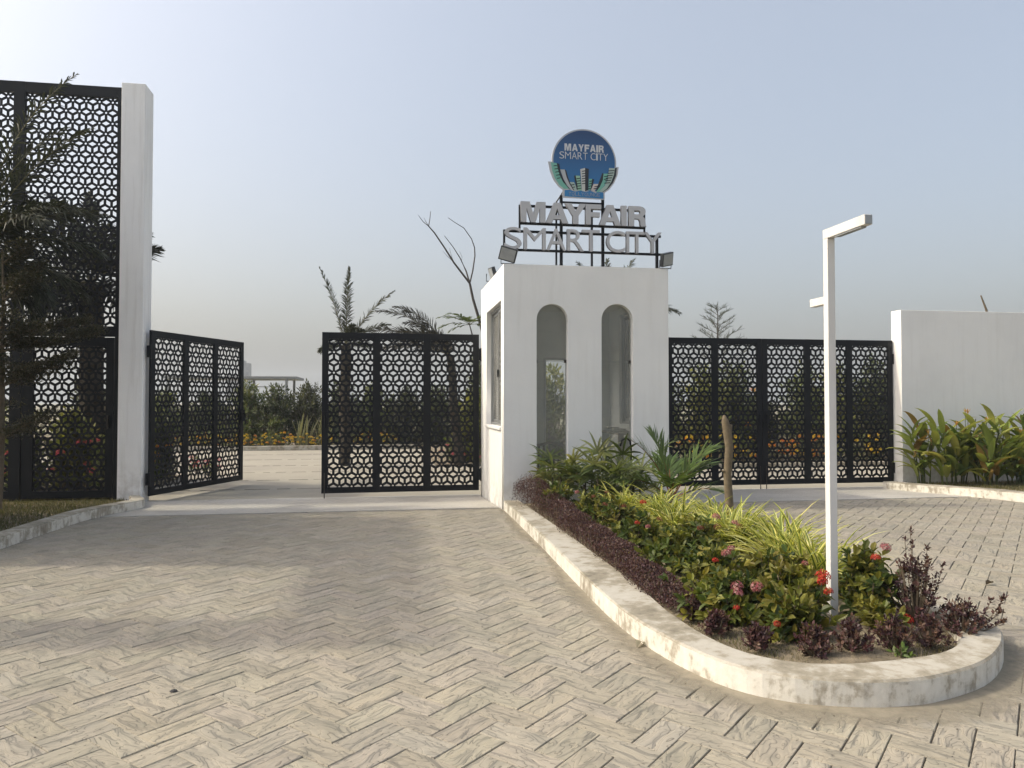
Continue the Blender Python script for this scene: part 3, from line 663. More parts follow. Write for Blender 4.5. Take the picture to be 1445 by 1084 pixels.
eword('MAYFAIR', 268, 832, 246, 345, 'bold', 'e_text', WID); eword('SMART CITY', 200, 890, 358, 455, -.012, 'e_text', WID); eword('TOLLYGUNGE', 325, 772, 905, 955, .0, 'e_dim', {}, -.0185)

# ================================================================== GATES AND SCREENS
LA = .205
lcache = {}
def lattice_mesh(wd, ht, ph=0.):
    key = (round(wd, 3), round(ht, 3), ph)
    if key in lcache: return lcache[key]
    a = LA; s = a / math.sqrt(3); rh = a * math.sqrt(3) / 2; kk = .59; rd = .0165; th = .005; mb = MB()
    rows = int(ht / rh) + 3; cols_ = int(wd / a) + 3
    dirs = [0, math.pi / 3, 2 * math.pi / 3]
    for j in range(-1, rows):
        for i in range(-1, cols_):
            px, pz = (i + .5 * (j % 2)) * a + ph, j * rh + .02
            for an in dirs:
                d = Vector((math.cos(an), math.sin(an))); n = Vector((-d.y, d.x)); P = Vector((px, pz)); Q = P + d * a; c = (P + Q) / 2
                hs = s / 2                                           # half of the short diagonal
                if c.x < -a or c.x > wd + a or c.y < -a or c.y > ht + a: continue
                def ap(center, base): return [center + Vector((math.cos(base + t), math.sin(base + t))) * rd for t in (-math.pi / 6, 0, math.pi / 6)]
                pa, pb = ap(P, an), ap(Q, an + math.pi)
                top_, bot = c + n * hs, c - n * hs
                hole = [c - d * (a / 2 * kk), c - n * (hs * kk), c + d * (a / 2 * kk), c + n * (hs * kk)]
                V2 = pa + [top_] + pb + [bot] + hole                 # 0-2 arc at P, 3 top, 4-6 arc at Q, 7 bottom, 8-11 hole (P, bottom, Q, top)
                F2 = [(0, 8, 1), (1, 8, 2), (2, 8, 11, 3), (3, 11, 10, 4), (4, 10, 5), (5, 10, 6), (6, 10, 9, 7), (7, 9, 8, 0)]
                vs = [(v.x, -th / 2, v.y) for v in V2] + [(v.x, th / 2, v.y) for v in V2]
                fs = [f[::-1] for f in F2] + [tuple(k + 12 for k in f) for f in F2]
                for k in range(4): k2 = (k + 1) % 4; fs.append((8 + k, 8 + k2, 20 + k2, 20 + k))
                fs += [(0, 1, 13, 12), (1, 2, 14, 13), (4, 5, 17, 16), (5, 6, 18, 17)]
                mb.add(vs, fs)
    me = bpy.data.meshes.new('lattice_panel'); me.from_pydata(mb.v, [], mb.f); bm = bmesh.new(); bm.from_mesh(me)
    bmesh.ops.remove_doubles(bm, verts=bm.verts, dist=1e-5)
    for co, no in (((0, 0, 0), (-1, 0, 0)), ((wd, 0, 0), (1, 0, 0)), ((0, 0, 0), (0, 0, -1)), ((0, 0, ht), (0, 0, 1))):
        bmesh.ops.bisect_plane(bm, geom=bm.verts[:] + bm.edges[:] + bm.faces[:], plane_co=co, plane_no=no, clear_outer=True)
    bm.to_mesh(me); bm.free(); me.materials.append(M['black']); lcache[key] = me; return me
def gate_leaf(label, loc, rz, Wl, H, flip=False, np=3, latch=None, bolt=None, hinge=True):
    t = thing('gate_leaf', label, 'gate', loc, rz, 'black lattice driveway gate leaves')
    so_, sm, rt, rb, th = .105, .125, .115, .10, .045; m = M['black']
    pw = (Wl - 2 * so_ - (np - 1) * sm) / np; x = 0
    for k in range(np + 1):
        wd = so_ if k in (0, np) else sm
        box('stile', m, t, x, x + wd, -th / 2, th / 2, 0, H, .003)
        if k < np:
            box('rail', m, t, x + wd, x + wd + pw, -th / 2 + .002, th / 2 - .002, H - rt, H - .001, .002)
            box('rail', m, t, x + wd, x + wd + pw, -th / 2 + .002, th / 2 - .002, .001, rb, .002)
            obj('lattice_panel', lattice_mesh(pw + .02, H - rt - rb + .02, .03 * (k % 2)), t, (x + wd - .01, 0, rb - .01))
        x += wd + pw
    hx = -1 if not flip else 1; x0 = 0 if not flip else Wl
    if hinge:
        for z in (.28, H - .36):
            h = MB(); h.box(min(x0, x0 + hx * .05), max(x0, x0 + hx * .05), -.03, .03, z - .10, z + .10); h.tube([(x0 + hx * .035, -.035, z - .12), (x0 + hx * .035, -.035, z + .12)], .016, 8); h.build('hinge', m, t)
    if bolt is not None:
        MB().tube([(bolt, -.035, .35), (bolt, -.035, -.118)], .009, 6).build('drop_bolt', M['bronze'], t)
    if latch is not None:
        l = MB(); l.box(latch - .06, latch + .06, -.06, -.023, 1.18, 1.40); l.tube([(latch, -.06, 1.33), (latch, -.10, 1.33), (latch, -.10, 1.12)], .011, 6); l.build('latch', m, t)
    return t
GH_ = 2.76
# pairs: left leaf folded inward, middle leaf closed, right pair closed
gate_leaf('black lattice gate leaf swung open beside the tall white pillar', (-3.90, 13.30, -.02), math.atan2(2.50, 1.02), 2.70, GH_, latch=2.64)
gate_leaf('black lattice gate leaf standing closed against the left side of the guardhouse', (-1.11, 13.22, -.02), RAD(1.2), 2.71, GH_, True, latch=.06, bolt=.05)
gate_leaf('black lattice gate leaf half hidden behind the right side of the guardhouse', (4.20, 13.27, -.02), 0, 2.79, GH_, latch=2.73, bolt=2.74)
gate_leaf('black lattice gate leaf closed against the end of the right white wall', (7.0, 13.27, -.02), 0, 2.73, GH_, True, latch=.06, bolt=.06)

# tall pillar and screen on the left
pl = thing('gate_pillar', 'tall slim white plastered pillar left of the driveway', 'pillar', (-4.16, 13.37, -.15))
MB().box(-.185, .185, -.22, .22, 0, 6.96).build('shaft', M['plaster2'], pl, bevel=.008)
SC_Y = 13.33
scw = thing('screen_wall', 'tall black lattice screen with wicket door left of the white pillar', 'screen', (-5.95, SC_Y, 0))
def sb(name, x0, x1, z0, z1, y0=-.04, y1=.04): return box(name, M['black'], scw, x0 + 5.95, x1 + 5.95, y0, y1, z0, z1, .003)
sb('post', -6.03, -5.86, -.16, 6.78); sb('post', -4.45, -4.352, -.06, 6.78); sb('post', -7.62, -7.50, -.16, 6.78)
sb('beam', -5.86, -4.45, 6.60, 6.779, -.038, .038); sb('beam', -5.86, -4.45, 2.62, 2.79, -.038, .038)
sb('beam', -7.50, -6.03, 6.60, 6.779, -.038, .038); sb('beam', -7.50, -6.03, 2.62, 2.79, -.038, .038); sb('beam', -7.50, -6.03, -.02, .10, -.038, .038)
hU = 6.60 - 2.79 + .02
obj('lattice_panel', lattice_mesh(1.43, hU), scw, (-5.87 + 5.95, 0, 2.78)); obj('lattice_panel', lattice_mesh(1.49, hU, .05), scw, (-7.51 + 5.95, 0, 2.78))
obj('lattice_panel', lattice_mesh(1.49, 2.54, .05), scw, (-7.51 + 5.95, 0, .09))
wk = sb('wicket_door', -5.845, -5.68, -.03, 2.605, -.025, .025)
for x0, x1, z0, z1 in ((-4.585, -4.465, -.03, 2.605), (-5.68, -4.585, 2.46, 2.604), (-5.68, -4.585, -.029, .09)):
    box('door_rail', M['black'], wk, x0 + 5.95, x1 + 5.95, -.024, .024, z0, z1, .003)
obj('lattice_panel', lattice_mesh(1.115, 2.39, .02), wk, (-5.69 + 5.95, 0, .08))
box('door_handle', M['bronze'], wk, -4.555 + 5.95, -4.535 + 5.95, -.06, -.026, 1.10, 1.32)
# tall white portal on the lawn, left of the picture: it throws the framed shadow on the driveway
pt = thing('portal_wall', 'tall white plastered wall with one open bay beside the left lawn', 'wall', (-5.75, 8.2, 0))
PH = 5.62
for nm, y0, y1, z0, z1 in (('wall_panel', 8.15, 11.15, -.1, PH), ('pillar', 5.75, 6.35, -.1, PH), ('beam', 6.352, 8.148, PH - .75, PH)):
    box(nm, M['plaster'], pt, -.17, .17, y0 - 8.2, y1 - 8.2, z0, z1, .008)
# right wall
rwall = thing('boundary_wall', 'plain white plastered boundary wall behind the broad leaved plants', 'wall', (9.75, 13.02, 0))
MB().box(0, 9.5, 0, .29, -.15, 3.315).build('wall_face', M['plaster'], rwall, bevel=.006)

# garden light post
lp = thing('light_post', 'slim square white light post with short top arm in the flower bed', 'lamp post', (2.972, 4.69, .10))
q = .0275
MB().box(-q, q, -q, q, -.05, 2.56).build('post', M['pole'], lp, bevel=.003)
MB().box(-q, q, -.43, q + .001, 2.561, 2.625).build('arm', M['pole'], lp, bevel=.003)
MB().box(-q * .92, q * .92, -.434, -.4305, 2.565, 2.621).build('end_cap', M['alu'], lp, bevel=.001)
MB().box(-q * .9, q * .9, q + .001, .20, 2.115, 2.17).build('stub_arm', M['pole'], lp, bevel=.003)
MB().box(-.06, .06, -.06, .06, -.02, -.004).build('base_plate', M['pole'], lp, bevel=.002)
MB().box(-.02, .02, -.38, -.10, 2.552, 2.5605).build('light_strip', M['lens'], lp)

# drifted sand along the island kerb and loose grit on the paving
def sandmat():
    m, t, b = mat('drifted_sand'); p = geo_pos(t); uv = N(t, 'ShaderNodeUVMap', uv_map='UVMap').outputs[0]; sp = N(t, 'ShaderNodeSeparateXYZ'); t.links.new(uv, sp.inputs[0])
    n = noise(t, 9, 6, .65, p); c = mix(t, noise(t, 30, 4, .6, p), (.33, .295, .23), (.25, .225, .175)); t.links.new(c, b.inputs['Base Color']); b.inputs['Roughness'].default_value = .95; b.inputs['Specular IOR Level'].default_value = .1
    e = math_n(t, 'SUBTRACT', math_n(t, 'ADD', sp.outputs[0], math_n(t, 'MULTIPLY', n, 1.1)), .62); a = ramp(t, e, [(.05, .9), (.75, 0.)])
    t.links.new(a, b.inputs['Alpha']); return m
M['sand'] = sandmat()
OU = smooth_pair(outer); IN = smooth_pair(inner); sv = []; su = []
for a_, b_ in zip(OU, IN):
    k = (a_ - b_).normalized(); wdt = .10 + .10 * max(0, 1 - abs(a_.y - 4.6) / 2.2) + .06 * math.sin(a_.y * 2.3)
    for q_ in (-.02, wdt * 1.6): sv.append((a_.x + k.x * q_, a_.y + k.y * q_, g(a_.y) + .005 if q_ < 0 else g(a_.y) + .0035))
sm_ = MB().add(sv, [(2 * i, 2 * i + 1, 2 * i + 3, 2 * i + 2) for i in range(len(OU) - 1)]); me = sm_.mesh('sand_drift', M['sand'])
add_uv(me, [((vi % 2), 0) for p in me.polygons for vi in p.vertices]); struct(link(bpy.data.objects.new('sand_drift', me)), 'stuff')
gt = MB(); r = random.Random(44)
for i in range(420):
    x, y = r.uniform(-3.8, 9), r.uniform(2.6, 10.6)
    if in_poly(x, y, [(p.x, p.y) for p in OU]): continue
    if i % 2 and y < 7.5:
        j = r.randrange(len(OU)); k = (OU[j] - IN[j]).normalized() * abs(r.gauss(.04, .12)); x, y = OU[j].x + k.x, OU[j].y + k.y
    sz = r.uniform(.002, .0065); vs = [(x + sz * math.cos(a) * r.uniform(.7, 1.3), y + sz * math.sin(a) * r.uniform(.7, 1.3), g(y) + .001) for a in (0, 1.6, 3.1, 4.7)] + [(x, y, g(y) + .002 + sz * .7)]
    gt.add(vs, [(0, 1, 4), (1, 2, 4), (2, 3, 4), (3, 0, 4)], jit(r.choice([(.12, .10, .08), (.3, .27, .22), (.05, .045, .04)]), .3, r))
struct(gt.build('paving_grit', M['leaf']), 'stuff')
# small litter
pb = MB()
def blob(mb, c, rx, ry, rz, seed):
    r = random.Random(seed); n = 8; vs = [(c[0], c[1], c[2] + rz)]
    for t, k in ((.6, .75), (.1, 1.)):
        for i in range(n): a = 6.283 * i / n; s = r.uniform(.8, 1.15) * k; vs.append((c[0] + rx * s * math.cos(a), c[1] + ry * s * math.sin(a), c[2] + rz * t))
    fs = [(0, 1 + i, 1 + (i + 1) % n) for i in range(n)] + [(1 + i, 9 + i, 9 + (i + 1) % n, 1 + (i + 1) % n) for i in range(n)]
    mb.add(vs, fs)
blob(pb, (0, 0, 0), .022, .016, .014, 3)
o = pb.build('pebble', M['pebble']); o.location = (-1.12, 4.29, .001); tag(o, 'small dark pebble lying on the near left paving', 'pebble')
for (x, y, a, lab) in ((4.97, 5.62, .3, 'curled dry leaf lying on the paving right of the flower bed'), (1.55, 4.55, 1.0, 'pale leaf scrap lying at the foot of the island kerb')):
    lb = MB(); leaf(lb, Vector((0, 0, .004)), Vector((1, 0, .18)), UP, .11, .045, (.09, .065, .035) if x > 3 else (.5, .47, .4), .1, .6)
    o = lb.build('fallen_leaf', M['leaf']); o.location = (x, y, .003); o.rotation_euler.z = a; tag(o, lab, 'leaf')


# ================================================================== PLANTS IN THE ISLAND BED
BZ = .10
def floret_head(name, m_cols, n=30, R=.036, seed=1):
    r = random.Random(seed); mb = MB()
    for i in range(n):
        z = 1 - 1.15 * (i + .5) / n; a = i * 2.4; q = math.sqrt(max(0, 1 - z * z)); d = Vector((q * math.cos(a), q * math.sin(a), z * .75)).normalized()
        p = d * R * r.uniform(.85, 1.05); e1 = d.orthogonal().normalized(); e2 = d.cross(e1); ph = r.uniform(0, 6)
        c = jit(r.choice(m_cols), .2, r)
        for k in range(4):
            an = ph + k * math.pi / 2; dd = (e1 * math.cos(an) + e2 * math.sin(an) + d * .25).normalized(); leaf4(mb, p, dd, d, R * .34, R * .22, c)
        mb.add([p * .1, p * .1 + e1 * .001, p], [(0, 1, 2)], (.25, .06, .05))
    return mb.mesh(name, M['petal'])
HP = floret_head('flower_head', [(.50, .19, .19), (.58, .30, .28), (.42, .12, .14)], seed=1)
HR = floret_head('flower_head', [(.50, .035, .025), (.56, .07, .04), (.40, .02, .02)], seed=2)
HB = floret_head('flower_head', [(.16, .045, .03), (.22, .07, .045), (.12, .05, .03)], seed=3, n=22)
IX = [(.145, .165, .034), (.095, .132, .028), (.20, .205, .040), (.075, .108, .028), (.26, .245, .05)]
def near(x, y, z, loc): return (x - loc[0], y - loc[1], z - loc[2])
ix = [  # x, y, rx, ry, h, tips, label
 (2.12, 9.35, .26, .30, .42, 55, 'leafy green ixora shrub beside the purple hedge near the guardhouse corner', []),
 (2.38, 8.60, .32, .34, .40, 70, 'green ixora shrub with small salmon flower heads in front of the fan palms', [((2.16, 8.45, .50), HP, .9), ((2.33, 8.35, .46), HB, .9), ((2.5, 8.4, .5), HB, .8)]),
 (2.42, 7.75, .32, .34, .38, 70, 'green ixora shrub with one red head left of the yellow grass', [((2.64, 7.55, .49), HR, 1.15), ((2.24, 7.6, .47), HB, 1.0), ((2.4, 7.45, .47), HB, .9)]),
 (2.42, 6.95, .34, .36, .36, 80, 'green ixora shrub with faded brown heads midway along the purple hedge', [((2.29, 6.72, .42), HR, .8), ((2.5, 6.7, .45), HB, 1.0), ((2.36, 6.62, .40), HP, .8)]),
 (2.72, 6.35, .30, .32, .42, 75, 'green ixora shrub with two pink heads in front of the cut trunk', [((2.84, 6.22, .535), HP, 1.2), ((2.98, 6.15, .49), HP, 1.0), ((2.80, 6.1, .47), HB, 1.1), ((2.62, 6.05, .47), HB, 1.0), ((3.05, 6.2, .45), HB, 1.0)]),
 (2.36, 6.10, .34, .36, .34, 85, 'low dark green ixora shrub without flowers beside the purple hedge', []),
 (2.42, 5.35, .36, .36, .36, 95, 'green ixora shrub with pale pink and tiny red heads in mid bed', [((2.46, 5.22, .43), HP, 1.1), ((2.53, 5.28, .45), HP, 1.0), ((2.32, 5.10, .41), HR, .75)]),
 (2.86, 5.25, .32, .32, .32, 85, 'yellowish green ixora shrub below the arching yellow grass', [((2.97, 5.02, .38), HP, .8)]),
 (2.26, 4.72, .34, .32, .30, 90, 'front ixora shrub with two large deep pink heads', [((2.24, 4.60, .345), HP, 1.35), ((2.22, 4.55, .315), HP, 1.2), ((2.37, 4.58, .34), HP, 1.35), ((2.17, 4.46, .25), HR, .7)]),
 (2.60, 4.58, .29, .28, .34, 90, 'yellow tinged ixora shrub left of the white light post', [((2.80, 4.52, .41), HR, 1.5), ((2.77, 4.48, .385), HR, 1.1), ((2.775, 4.42, .335), HR, 1.0)]),
 (2.45, 4.32, .26, .22, .24, 70, 'low yellowish ixora shrub at the rounded bed end left of the light post', [((2.30, 4.2, .22), HR, .7)]),
 (3.10, 4.34, .15, .14, .15, 34, 'low yellow leaved ixora shrub at the foot of the light post', []),
 (3.20, 4.66, .25, .26, .44, 95, 'upright ixora shrub right of the white light post with red head low down', [((3.32, 4.62, .56), HP, 1.2), ((3.20, 4.55, .51), HR, 1.0), ((3.22, 4.28, .175), HR, 1.25), ((3.10, 4.33, .17), HR, .7)]),
]
for k, (x, y, rx, ry, h, tips, lab, fl) in enumerate(ix):
    lc = (x, y, BZ + .01); pal = IX + ([(.20, .18, .035), (.16, .15, .03)] if 'yellow' in lab else [])
    shrub('ixora_shrub', lab, 'shrub', lc, rx, ry, h, int(tips * 1.35), 7, .088, .040, pal, 'ixora shrubs in the island bed', 20 + k, flowers=[(near(*p, lc), m, s * .82) for p, m, s in fl])
# variegated grass clumps
def grass_clump(loc, n, L, lab, seed):
    r = random.Random(seed); t = thing('variegated_grass', lab, 'grass clump', loc, 0, 'yellow striped grass clumps in the island bed'); mb = MB()
    for i in range(n):
        a = r.uniform(0, 6.283); el = r.uniform(.5, 1.4); d = Vector((math.cos(a) * math.cos(el), math.sin(a) * math.cos(el), math.sin(el)))
        g1 = jit(r.choice([(.15, .22, .04), (.12, .19, .04), (.22, .27, .055)]), .2, r); e = jit(r.choice([(.68, .66, .18), (.60, .61, .14), (.74, .71, .30)]), .15, r)
        p = Vector((r.uniform(-.10, .10), r.uniform(-.10, .10), 0)); blade(mb, p, d, L * r.uniform(.65, 1.2), r.uniform(.028, .044), g1, r.uniform(.7, 1.9), 6, e)
    mb.build('blades', M['leaf'], t)['kind'] = 'stuff'
for k, (x, y, n, L, lab) in enumerate([
 (2.80, 8.75, 95, .50, 'yellow striped grass clump at the foot of the young palm on its left'),
 (3.15, 8.45, 100, .54, 'yellow striped grass clump in front of the young palm'),
 (3.05, 7.70, 95, .52, 'yellow striped grass clump between the red ixora head and the cut trunk'),
 (3.42, 7.45, 80, .52, 'yellow striped grass clump directly around the cut trunk'),
 (3.30, 6.80, 95, .54, 'yellow striped grass clump just in front of the cut trunk'),
 (3.10, 6.95, 60, .46, 'small yellow striped grass clump behind the two pink heads'),
 (3.50, 6.35, 90, .56, 'yellow striped grass clump midway between cut trunk and light post'),
 (3.30, 5.85, 100, .56, 'pale yellow striped grass clump behind the light post on its left'),
 (3.22, 5.30, 90, .54, 'nearest yellow striped grass clump, arching onto the light post')]):
    grass_clump((x, y, BZ + .01), int(n * 1.4), L * 1.08, lab, 60 + k)
# fan palms against the guardhouse front
def fan_palm(loc, fans, lab, seed):
    r = random.Random(seed); t = thing('fan_palm', lab, 'palm', loc, 0, 'fan palms in front of the guardhouse'); cn = MB()
    for i in range(3): a = i * 2.1 + seed; cn.tube([(.05 * math.cos(a), .05 * math.sin(a), 0), (.07 * math.cos(a), .07 * math.sin(a), .32 + .1 * i)], [.014, .011], 6)
    cn.build('canes', M['palmbark'], t)
    for i in range(fans):
        az = r.uniform(0, 6.283); hz = r.uniform(.0, .50); L = r.uniform(.20, .42); el = r.uniform(.1, 1.2)
        b0 = Vector((.06 * math.cos(az), .06 * math.sin(az), hz)); hub = b0 + Vector((math.cos(az) * math.cos(el), math.sin(az) * math.cos(el), math.sin(el))) * L
        mb = MB(); mb.tube([b0, (b0 + hub) / 2 + UP * .02, hub], [.005, .004, .003], 4, (.09, .12, .03))
        D = (hub - b0).normalized(); S = D.cross(UP).normalized(); nn = S.cross(D); n = r.choice([7, 8, 9, 10])
        col = jit(r.choice([(.12, .155, .055), (.16, .195, .065), (.090, .12, .045), (.25, .26, .10)]), .2, r)
        for k in range(n):
            an = (k / (n - 1) - .5) * 3.7; d = D * math.cos(an) + S * math.sin(an) + nn * r.uniform(-.05, .25)
            blade(mb, hub, d, r.uniform(.27, .40) * (1 - .18 * abs(k / (n - 1) - .5) * 2), r.uniform(.034, .048), jit(col, .15, r), r.uniform(.5, 1.3), 4, side=d.cross(nn))
        mb.build('fan_leaf', M['leaf'], t)
fan_palm((2.28, 9.98, BZ), 17, 'fan palm standing in front of the left arched opening', 1)
fan_palm((2.66, 9.86, BZ), 20, 'largest fan palm between the two arched openings', 2)
fan_palm((3.02, 9.62, BZ), 16, 'low fan palm in front of the right arched opening', 3)
fan_palm((3.38, 9.98, BZ), 14, 'shaded fan palm right of the right arched opening', 4)
fan_palm((2.72, 9.30, BZ - .05), 12, 'short fan palm closest to the ixora shrubs', 5)
# young palm
yp = thing('young_palm', 'young feather palm with reddish stalks right of the fan palms', 'palm', (3.62, 9.25, BZ))
MB().tube([(0, 0, 0), (.01, 0, .12), (.0, 0, .24)], [.045, .035, .02], 8).build('stem', M['stump'], yp)
for az, el, L, dp in ((2.9, 1.25, 1.0, .9), (2.4, 1.42, .95, .5), (.1, 1.15, .95, 1.0), (.5, .85, .9, 1.0), (3.4, .70, .85, 1.1), (4.4, .8, .7, 1.0), (1.3, 1.0, .8, .9), (5.4, .55, .7, .9), (3.9, .35, .6, .7)):
    frond('frond', yp, arc((0, 0, .18), az, el, L, dp), M['leaf'], .46, n=24, col=(.125, .19, .055), w=.034, ang=.75, rach=(.30, .10, .04), r0=.011, dr=.3, start=.32, lift=.15)
# cut trunk
ct = MB(); ct.tube([(0, 0, -.05), (.01, 0, .3), (-.005, .01, .65), (.012, 0, .95), (-.01, 0, 1.12), (-.035, 0, 1.24), (-.045, 0, 1.30)], [.048, .046, .043, .044, .047, .038, .012], 9)
ct.tube([(.012, 0, 1.10), (.03, 0, 1.20)], [.03, .02], 7); ct.tube([(-.03, 0, .68), (-.075, -.01, .70)], [.012, .009], 5)
o = ct.build('cut_trunk', M['stump'], smooth=True); o.location = (3.66, 7.7, BZ); tag(o, 'bare cut-off brown trunk standing among the yellow grass', 'trunk')
# purple hedge and loose purple plants
PU = [(.105, .046, .052), (.080, .036, .042), (.145, .078, .068), (.058, .030, .036), (.175, .105, .080)]
hd = thing('purple_hedge', 'low clipped purple leaved hedge along the left kerb of the bed', 'hedge', (2.02, 7.6, BZ)); hb = MB(); r = random.Random(77)
for i in range(46000):
    y = r.uniform(4.95, 10.45); t = (y - 4.95) / 5.5; cx = 2.05 + .02 * math.sin(y * 3) - .06 * max(0, (y - 8.5) / 2); hw = .185 + .025 * math.sin(y * 5) + .03 * t; hh = .12 + .22 * t + .10 * max(0, (y - 9.2)) * .9 + .02 * math.sin(y * 9)
    if y > 9.6: hw += .06
    u = r.uniform(-1, 1); s = r.random() ** .35; z = hh * (1 - .35 * u * u) * s
    if y < 5.3: z *= .5 + (y - 4.95) * 1.4
    p = Vector((cx + u * hw * (1.06 - .25 * s) - 2.02, y - 7.6, z)); d = Vector((r.uniform(-1, 1), r.uniform(-1, 1), r.uniform(-.1, 1.3))).normalized()
    leaf4(hb, p, d, Vector((r.uniform(-.4, .4), r.uniform(-.4, .4), 1)), r.uniform(.014, .028), r.uniform(.007, .012), jit(r.choice(PU), .3, r))
hb.build('foliage', M['leaf'], hd)['kind'] = 'stuff'
hs = MB()
for i in range(120):
    y = r.uniform(5, 10.4); x = 2.02 + r.uniform(-.12, .12) - 2.02; hs.tube([(x, y - 7.6, -.02), (x + r.uniform(-.05, .05), y - 7.6 + r.uniform(-.05, .05), .12 + .03 * (y - 5))], .003, 4)
hs.build('stems', M['bark'], hd)['kind'] = 'stuff'
for k, (x, y, rx, h, tips, lab, tall) in enumerate([
 (3.42, 4.45, .20, .42, 150, 'tallest purple shrub right of the light post with upright sprays', [(0, .05, .60), (-.08, .0, .55), (.1, .02, .48), (.16, -.05, .38), (.05, .1, .5)]),
 (3.50, 4.15, .17, .22, 110, 'purple shrub spilling over the rounded end of the kerb', [(.28, -.02, .22), (.32, .05, .12), (.22, -.08, .1), (.26, .05, .2)]),
 (3.18, 4.02, .12, .17, 70, 'small purple plant below the low red flower head', []),
 (2.93, 3.99, .14, .19, 75, 'small purple plant right of the light post foot', []),
 (2.66, 4.00, .14, .19, 75, 'small purple plant left of the light post foot', []),
 (2.40, 3.97, .13, .17, 75, 'small purple plant at the middle of the rounded bed end', []),
 (2.13, 4.10, .11, .15, 75, 'small round purple plant nearest the front left curve of the kerb', []),
 (2.03, 4.45, .11, .14, 70, 'small purple plant at the bend where the hedge thins out', []),
 (1.99, 4.75, .11, .15, 70, 'small purple plant next to the end of the clipped hedge', [])]):
    shrub('purple_plant', lab, 'plant', (x, y, BZ + .01), rx, rx, h, tips, 9, .030, .016, PU, 'loose purple plants in the island bed', 90 + k, four=True, tall=tall)
for k, (x, y, lab) in enumerate(((2.88, 3.88, 'tiny light green weed on bare soil at the rounded bed end'), (2.0, 9.9, 'single light green weed in the purple hedge by the guardhouse'))):
    shrub('weed', lab, 'weed', (x, y, BZ + (.0 if k == 0 else .30)), .05, .05, .06, 6, 5, .06, .022, [(.16, .22, .06), (.12, .18, .05)], None, 120 + k)
gm = MB(); r = random.Random(5)
for i in range(6000):
    x, y = r.uniform(1.9, 3.5), r.uniform(3.76, 4.7)
    if not in_poly(x, y, [(p.x, p.y) for p in smooth_pair(inner, 2)]): continue
    p = Vector((x, y, BZ - .005)); s = Vector((r.uniform(-1, 1), r.uniform(-1, 1), 0)) * .003; gm.add([p - s, p + s, p + Vector((r.uniform(-.02, .02), r.uniform(-.02, .02), r.uniform(.008, .035)))], [(0, 1, 2)], jit(r.choice([(.10, .11, .04), (.18, .16, .08), (.25, .21, .13)]), .3, r))
tag(gm.build('ground_litter', M['leaf']), 'sparse grass and litter on the bare soil of the rounded bed end', 'grass', None, 'stuff')

# ================================================================== PLANTS BY THE RIGHT WALL
def big_leaf(t, p, az, el, L, W, col, r, droop):
    mb = MB(); pts = arc(p, az, el, L, droop, 8); rows = []
    for i, c in enumerate(pts):
        tt = i / 8; T = (pts[min(i + 1, 8)] - pts[max(i - 1, 0)]).normalized(); S = Vector((-math.sin(az), math.cos(az), 0)); nn = T.cross(S); nn = nn if nn.z > 0 else -nn
        wd = W * (math.sin(math.pi * min(1, .06 + tt * .94) ** .8) ** .75 + .02) * (1 if tt < .9 else .6); w2 = r.uniform(.9, 1.1); rows.append([c - S * wd / 2 * w2 + nn * wd * .18, c, c + S * wd / 2 + nn * wd * .18 * w2])
    vs = [v for q_ in rows for v in q_]; fs = []
    for i in range(8):
        for j in range(2): fs.append((i * 3 + j, i * 3 + j + 1, i * 3 + 4 + j, i * 3 + 3 + j))
    mb.add(vs, fs, col); return mb.build('leaf', M['leaf'], t, smooth=True)
HC = [(.25, .31, .075), (.19, .26, .065), (.32, .37, .09), (.42, .43, .11)]
def heliconia(loc, H, nst, lab, seed, fl=0):
    r = random.Random(seed); t = thing('heliconia', lab, 'plant', loc, 0, 'broad leaved plants in front of the right wall'); st = MB()
    for i in range(nst):
        a = r.uniform(0, 6.283); b0 = Vector((.12 * math.cos(a), .10 * math.sin(a), 0)); lean = Vector((math.cos(a) * r.uniform(.05, .25), math.sin(a) * r.uniform(.02, .16), 1)); hh = H * r.uniform(.50, .72); tp = b0 + lean * hh
        st.tube([b0, b0.lerp(tp, .5) + Vector((.01, .01, 0)), tp], [.014, .011, .007], 5, jit((.10, .12, .04), .2, r))
        for k in range(r.choice([5, 6, 7])):
            q_ = b0.lerp(tp, .16 + .84 * k / 6); az = a + (k % 2) * math.pi + r.uniform(-.7, .7); c = jit(r.choice(HC), .2, r)
            if r.random() < .10: c = (.30, .20, .06)
            if math.sin(az) > .5: az += 1.2
            big_leaf(t, q_, az, r.uniform(.55, 1.35), r.uniform(.42, .66), r.uniform(.10, .15), c, r, r.uniform(.5, 1.6))
    st.build('stems', M['leaf'], t)
    for k in range(fl):
        a = r.uniform(3.4, 6); p = Vector((r.uniform(-.2, .2), -.12 - .1 * k, H * r.uniform(.58, .78))); fb = MB()
        for j in range(6):
            an = j * 1.05; d = Vector((math.cos(an) * .55, math.sin(an) * .3, 1)); blade(fb, p, d, r.uniform(.07, .12), .02, jit(r.choice([(.62, .33, .06), (.62, .45, .12), (.55, .22, .05)]), .1, r), .3, 3)
        fb.tube([(p.x, p.y, H * .2), tuple(p)], .006, 4, (.12, .14, .04)); fb.build('flower', M['petal'], t)
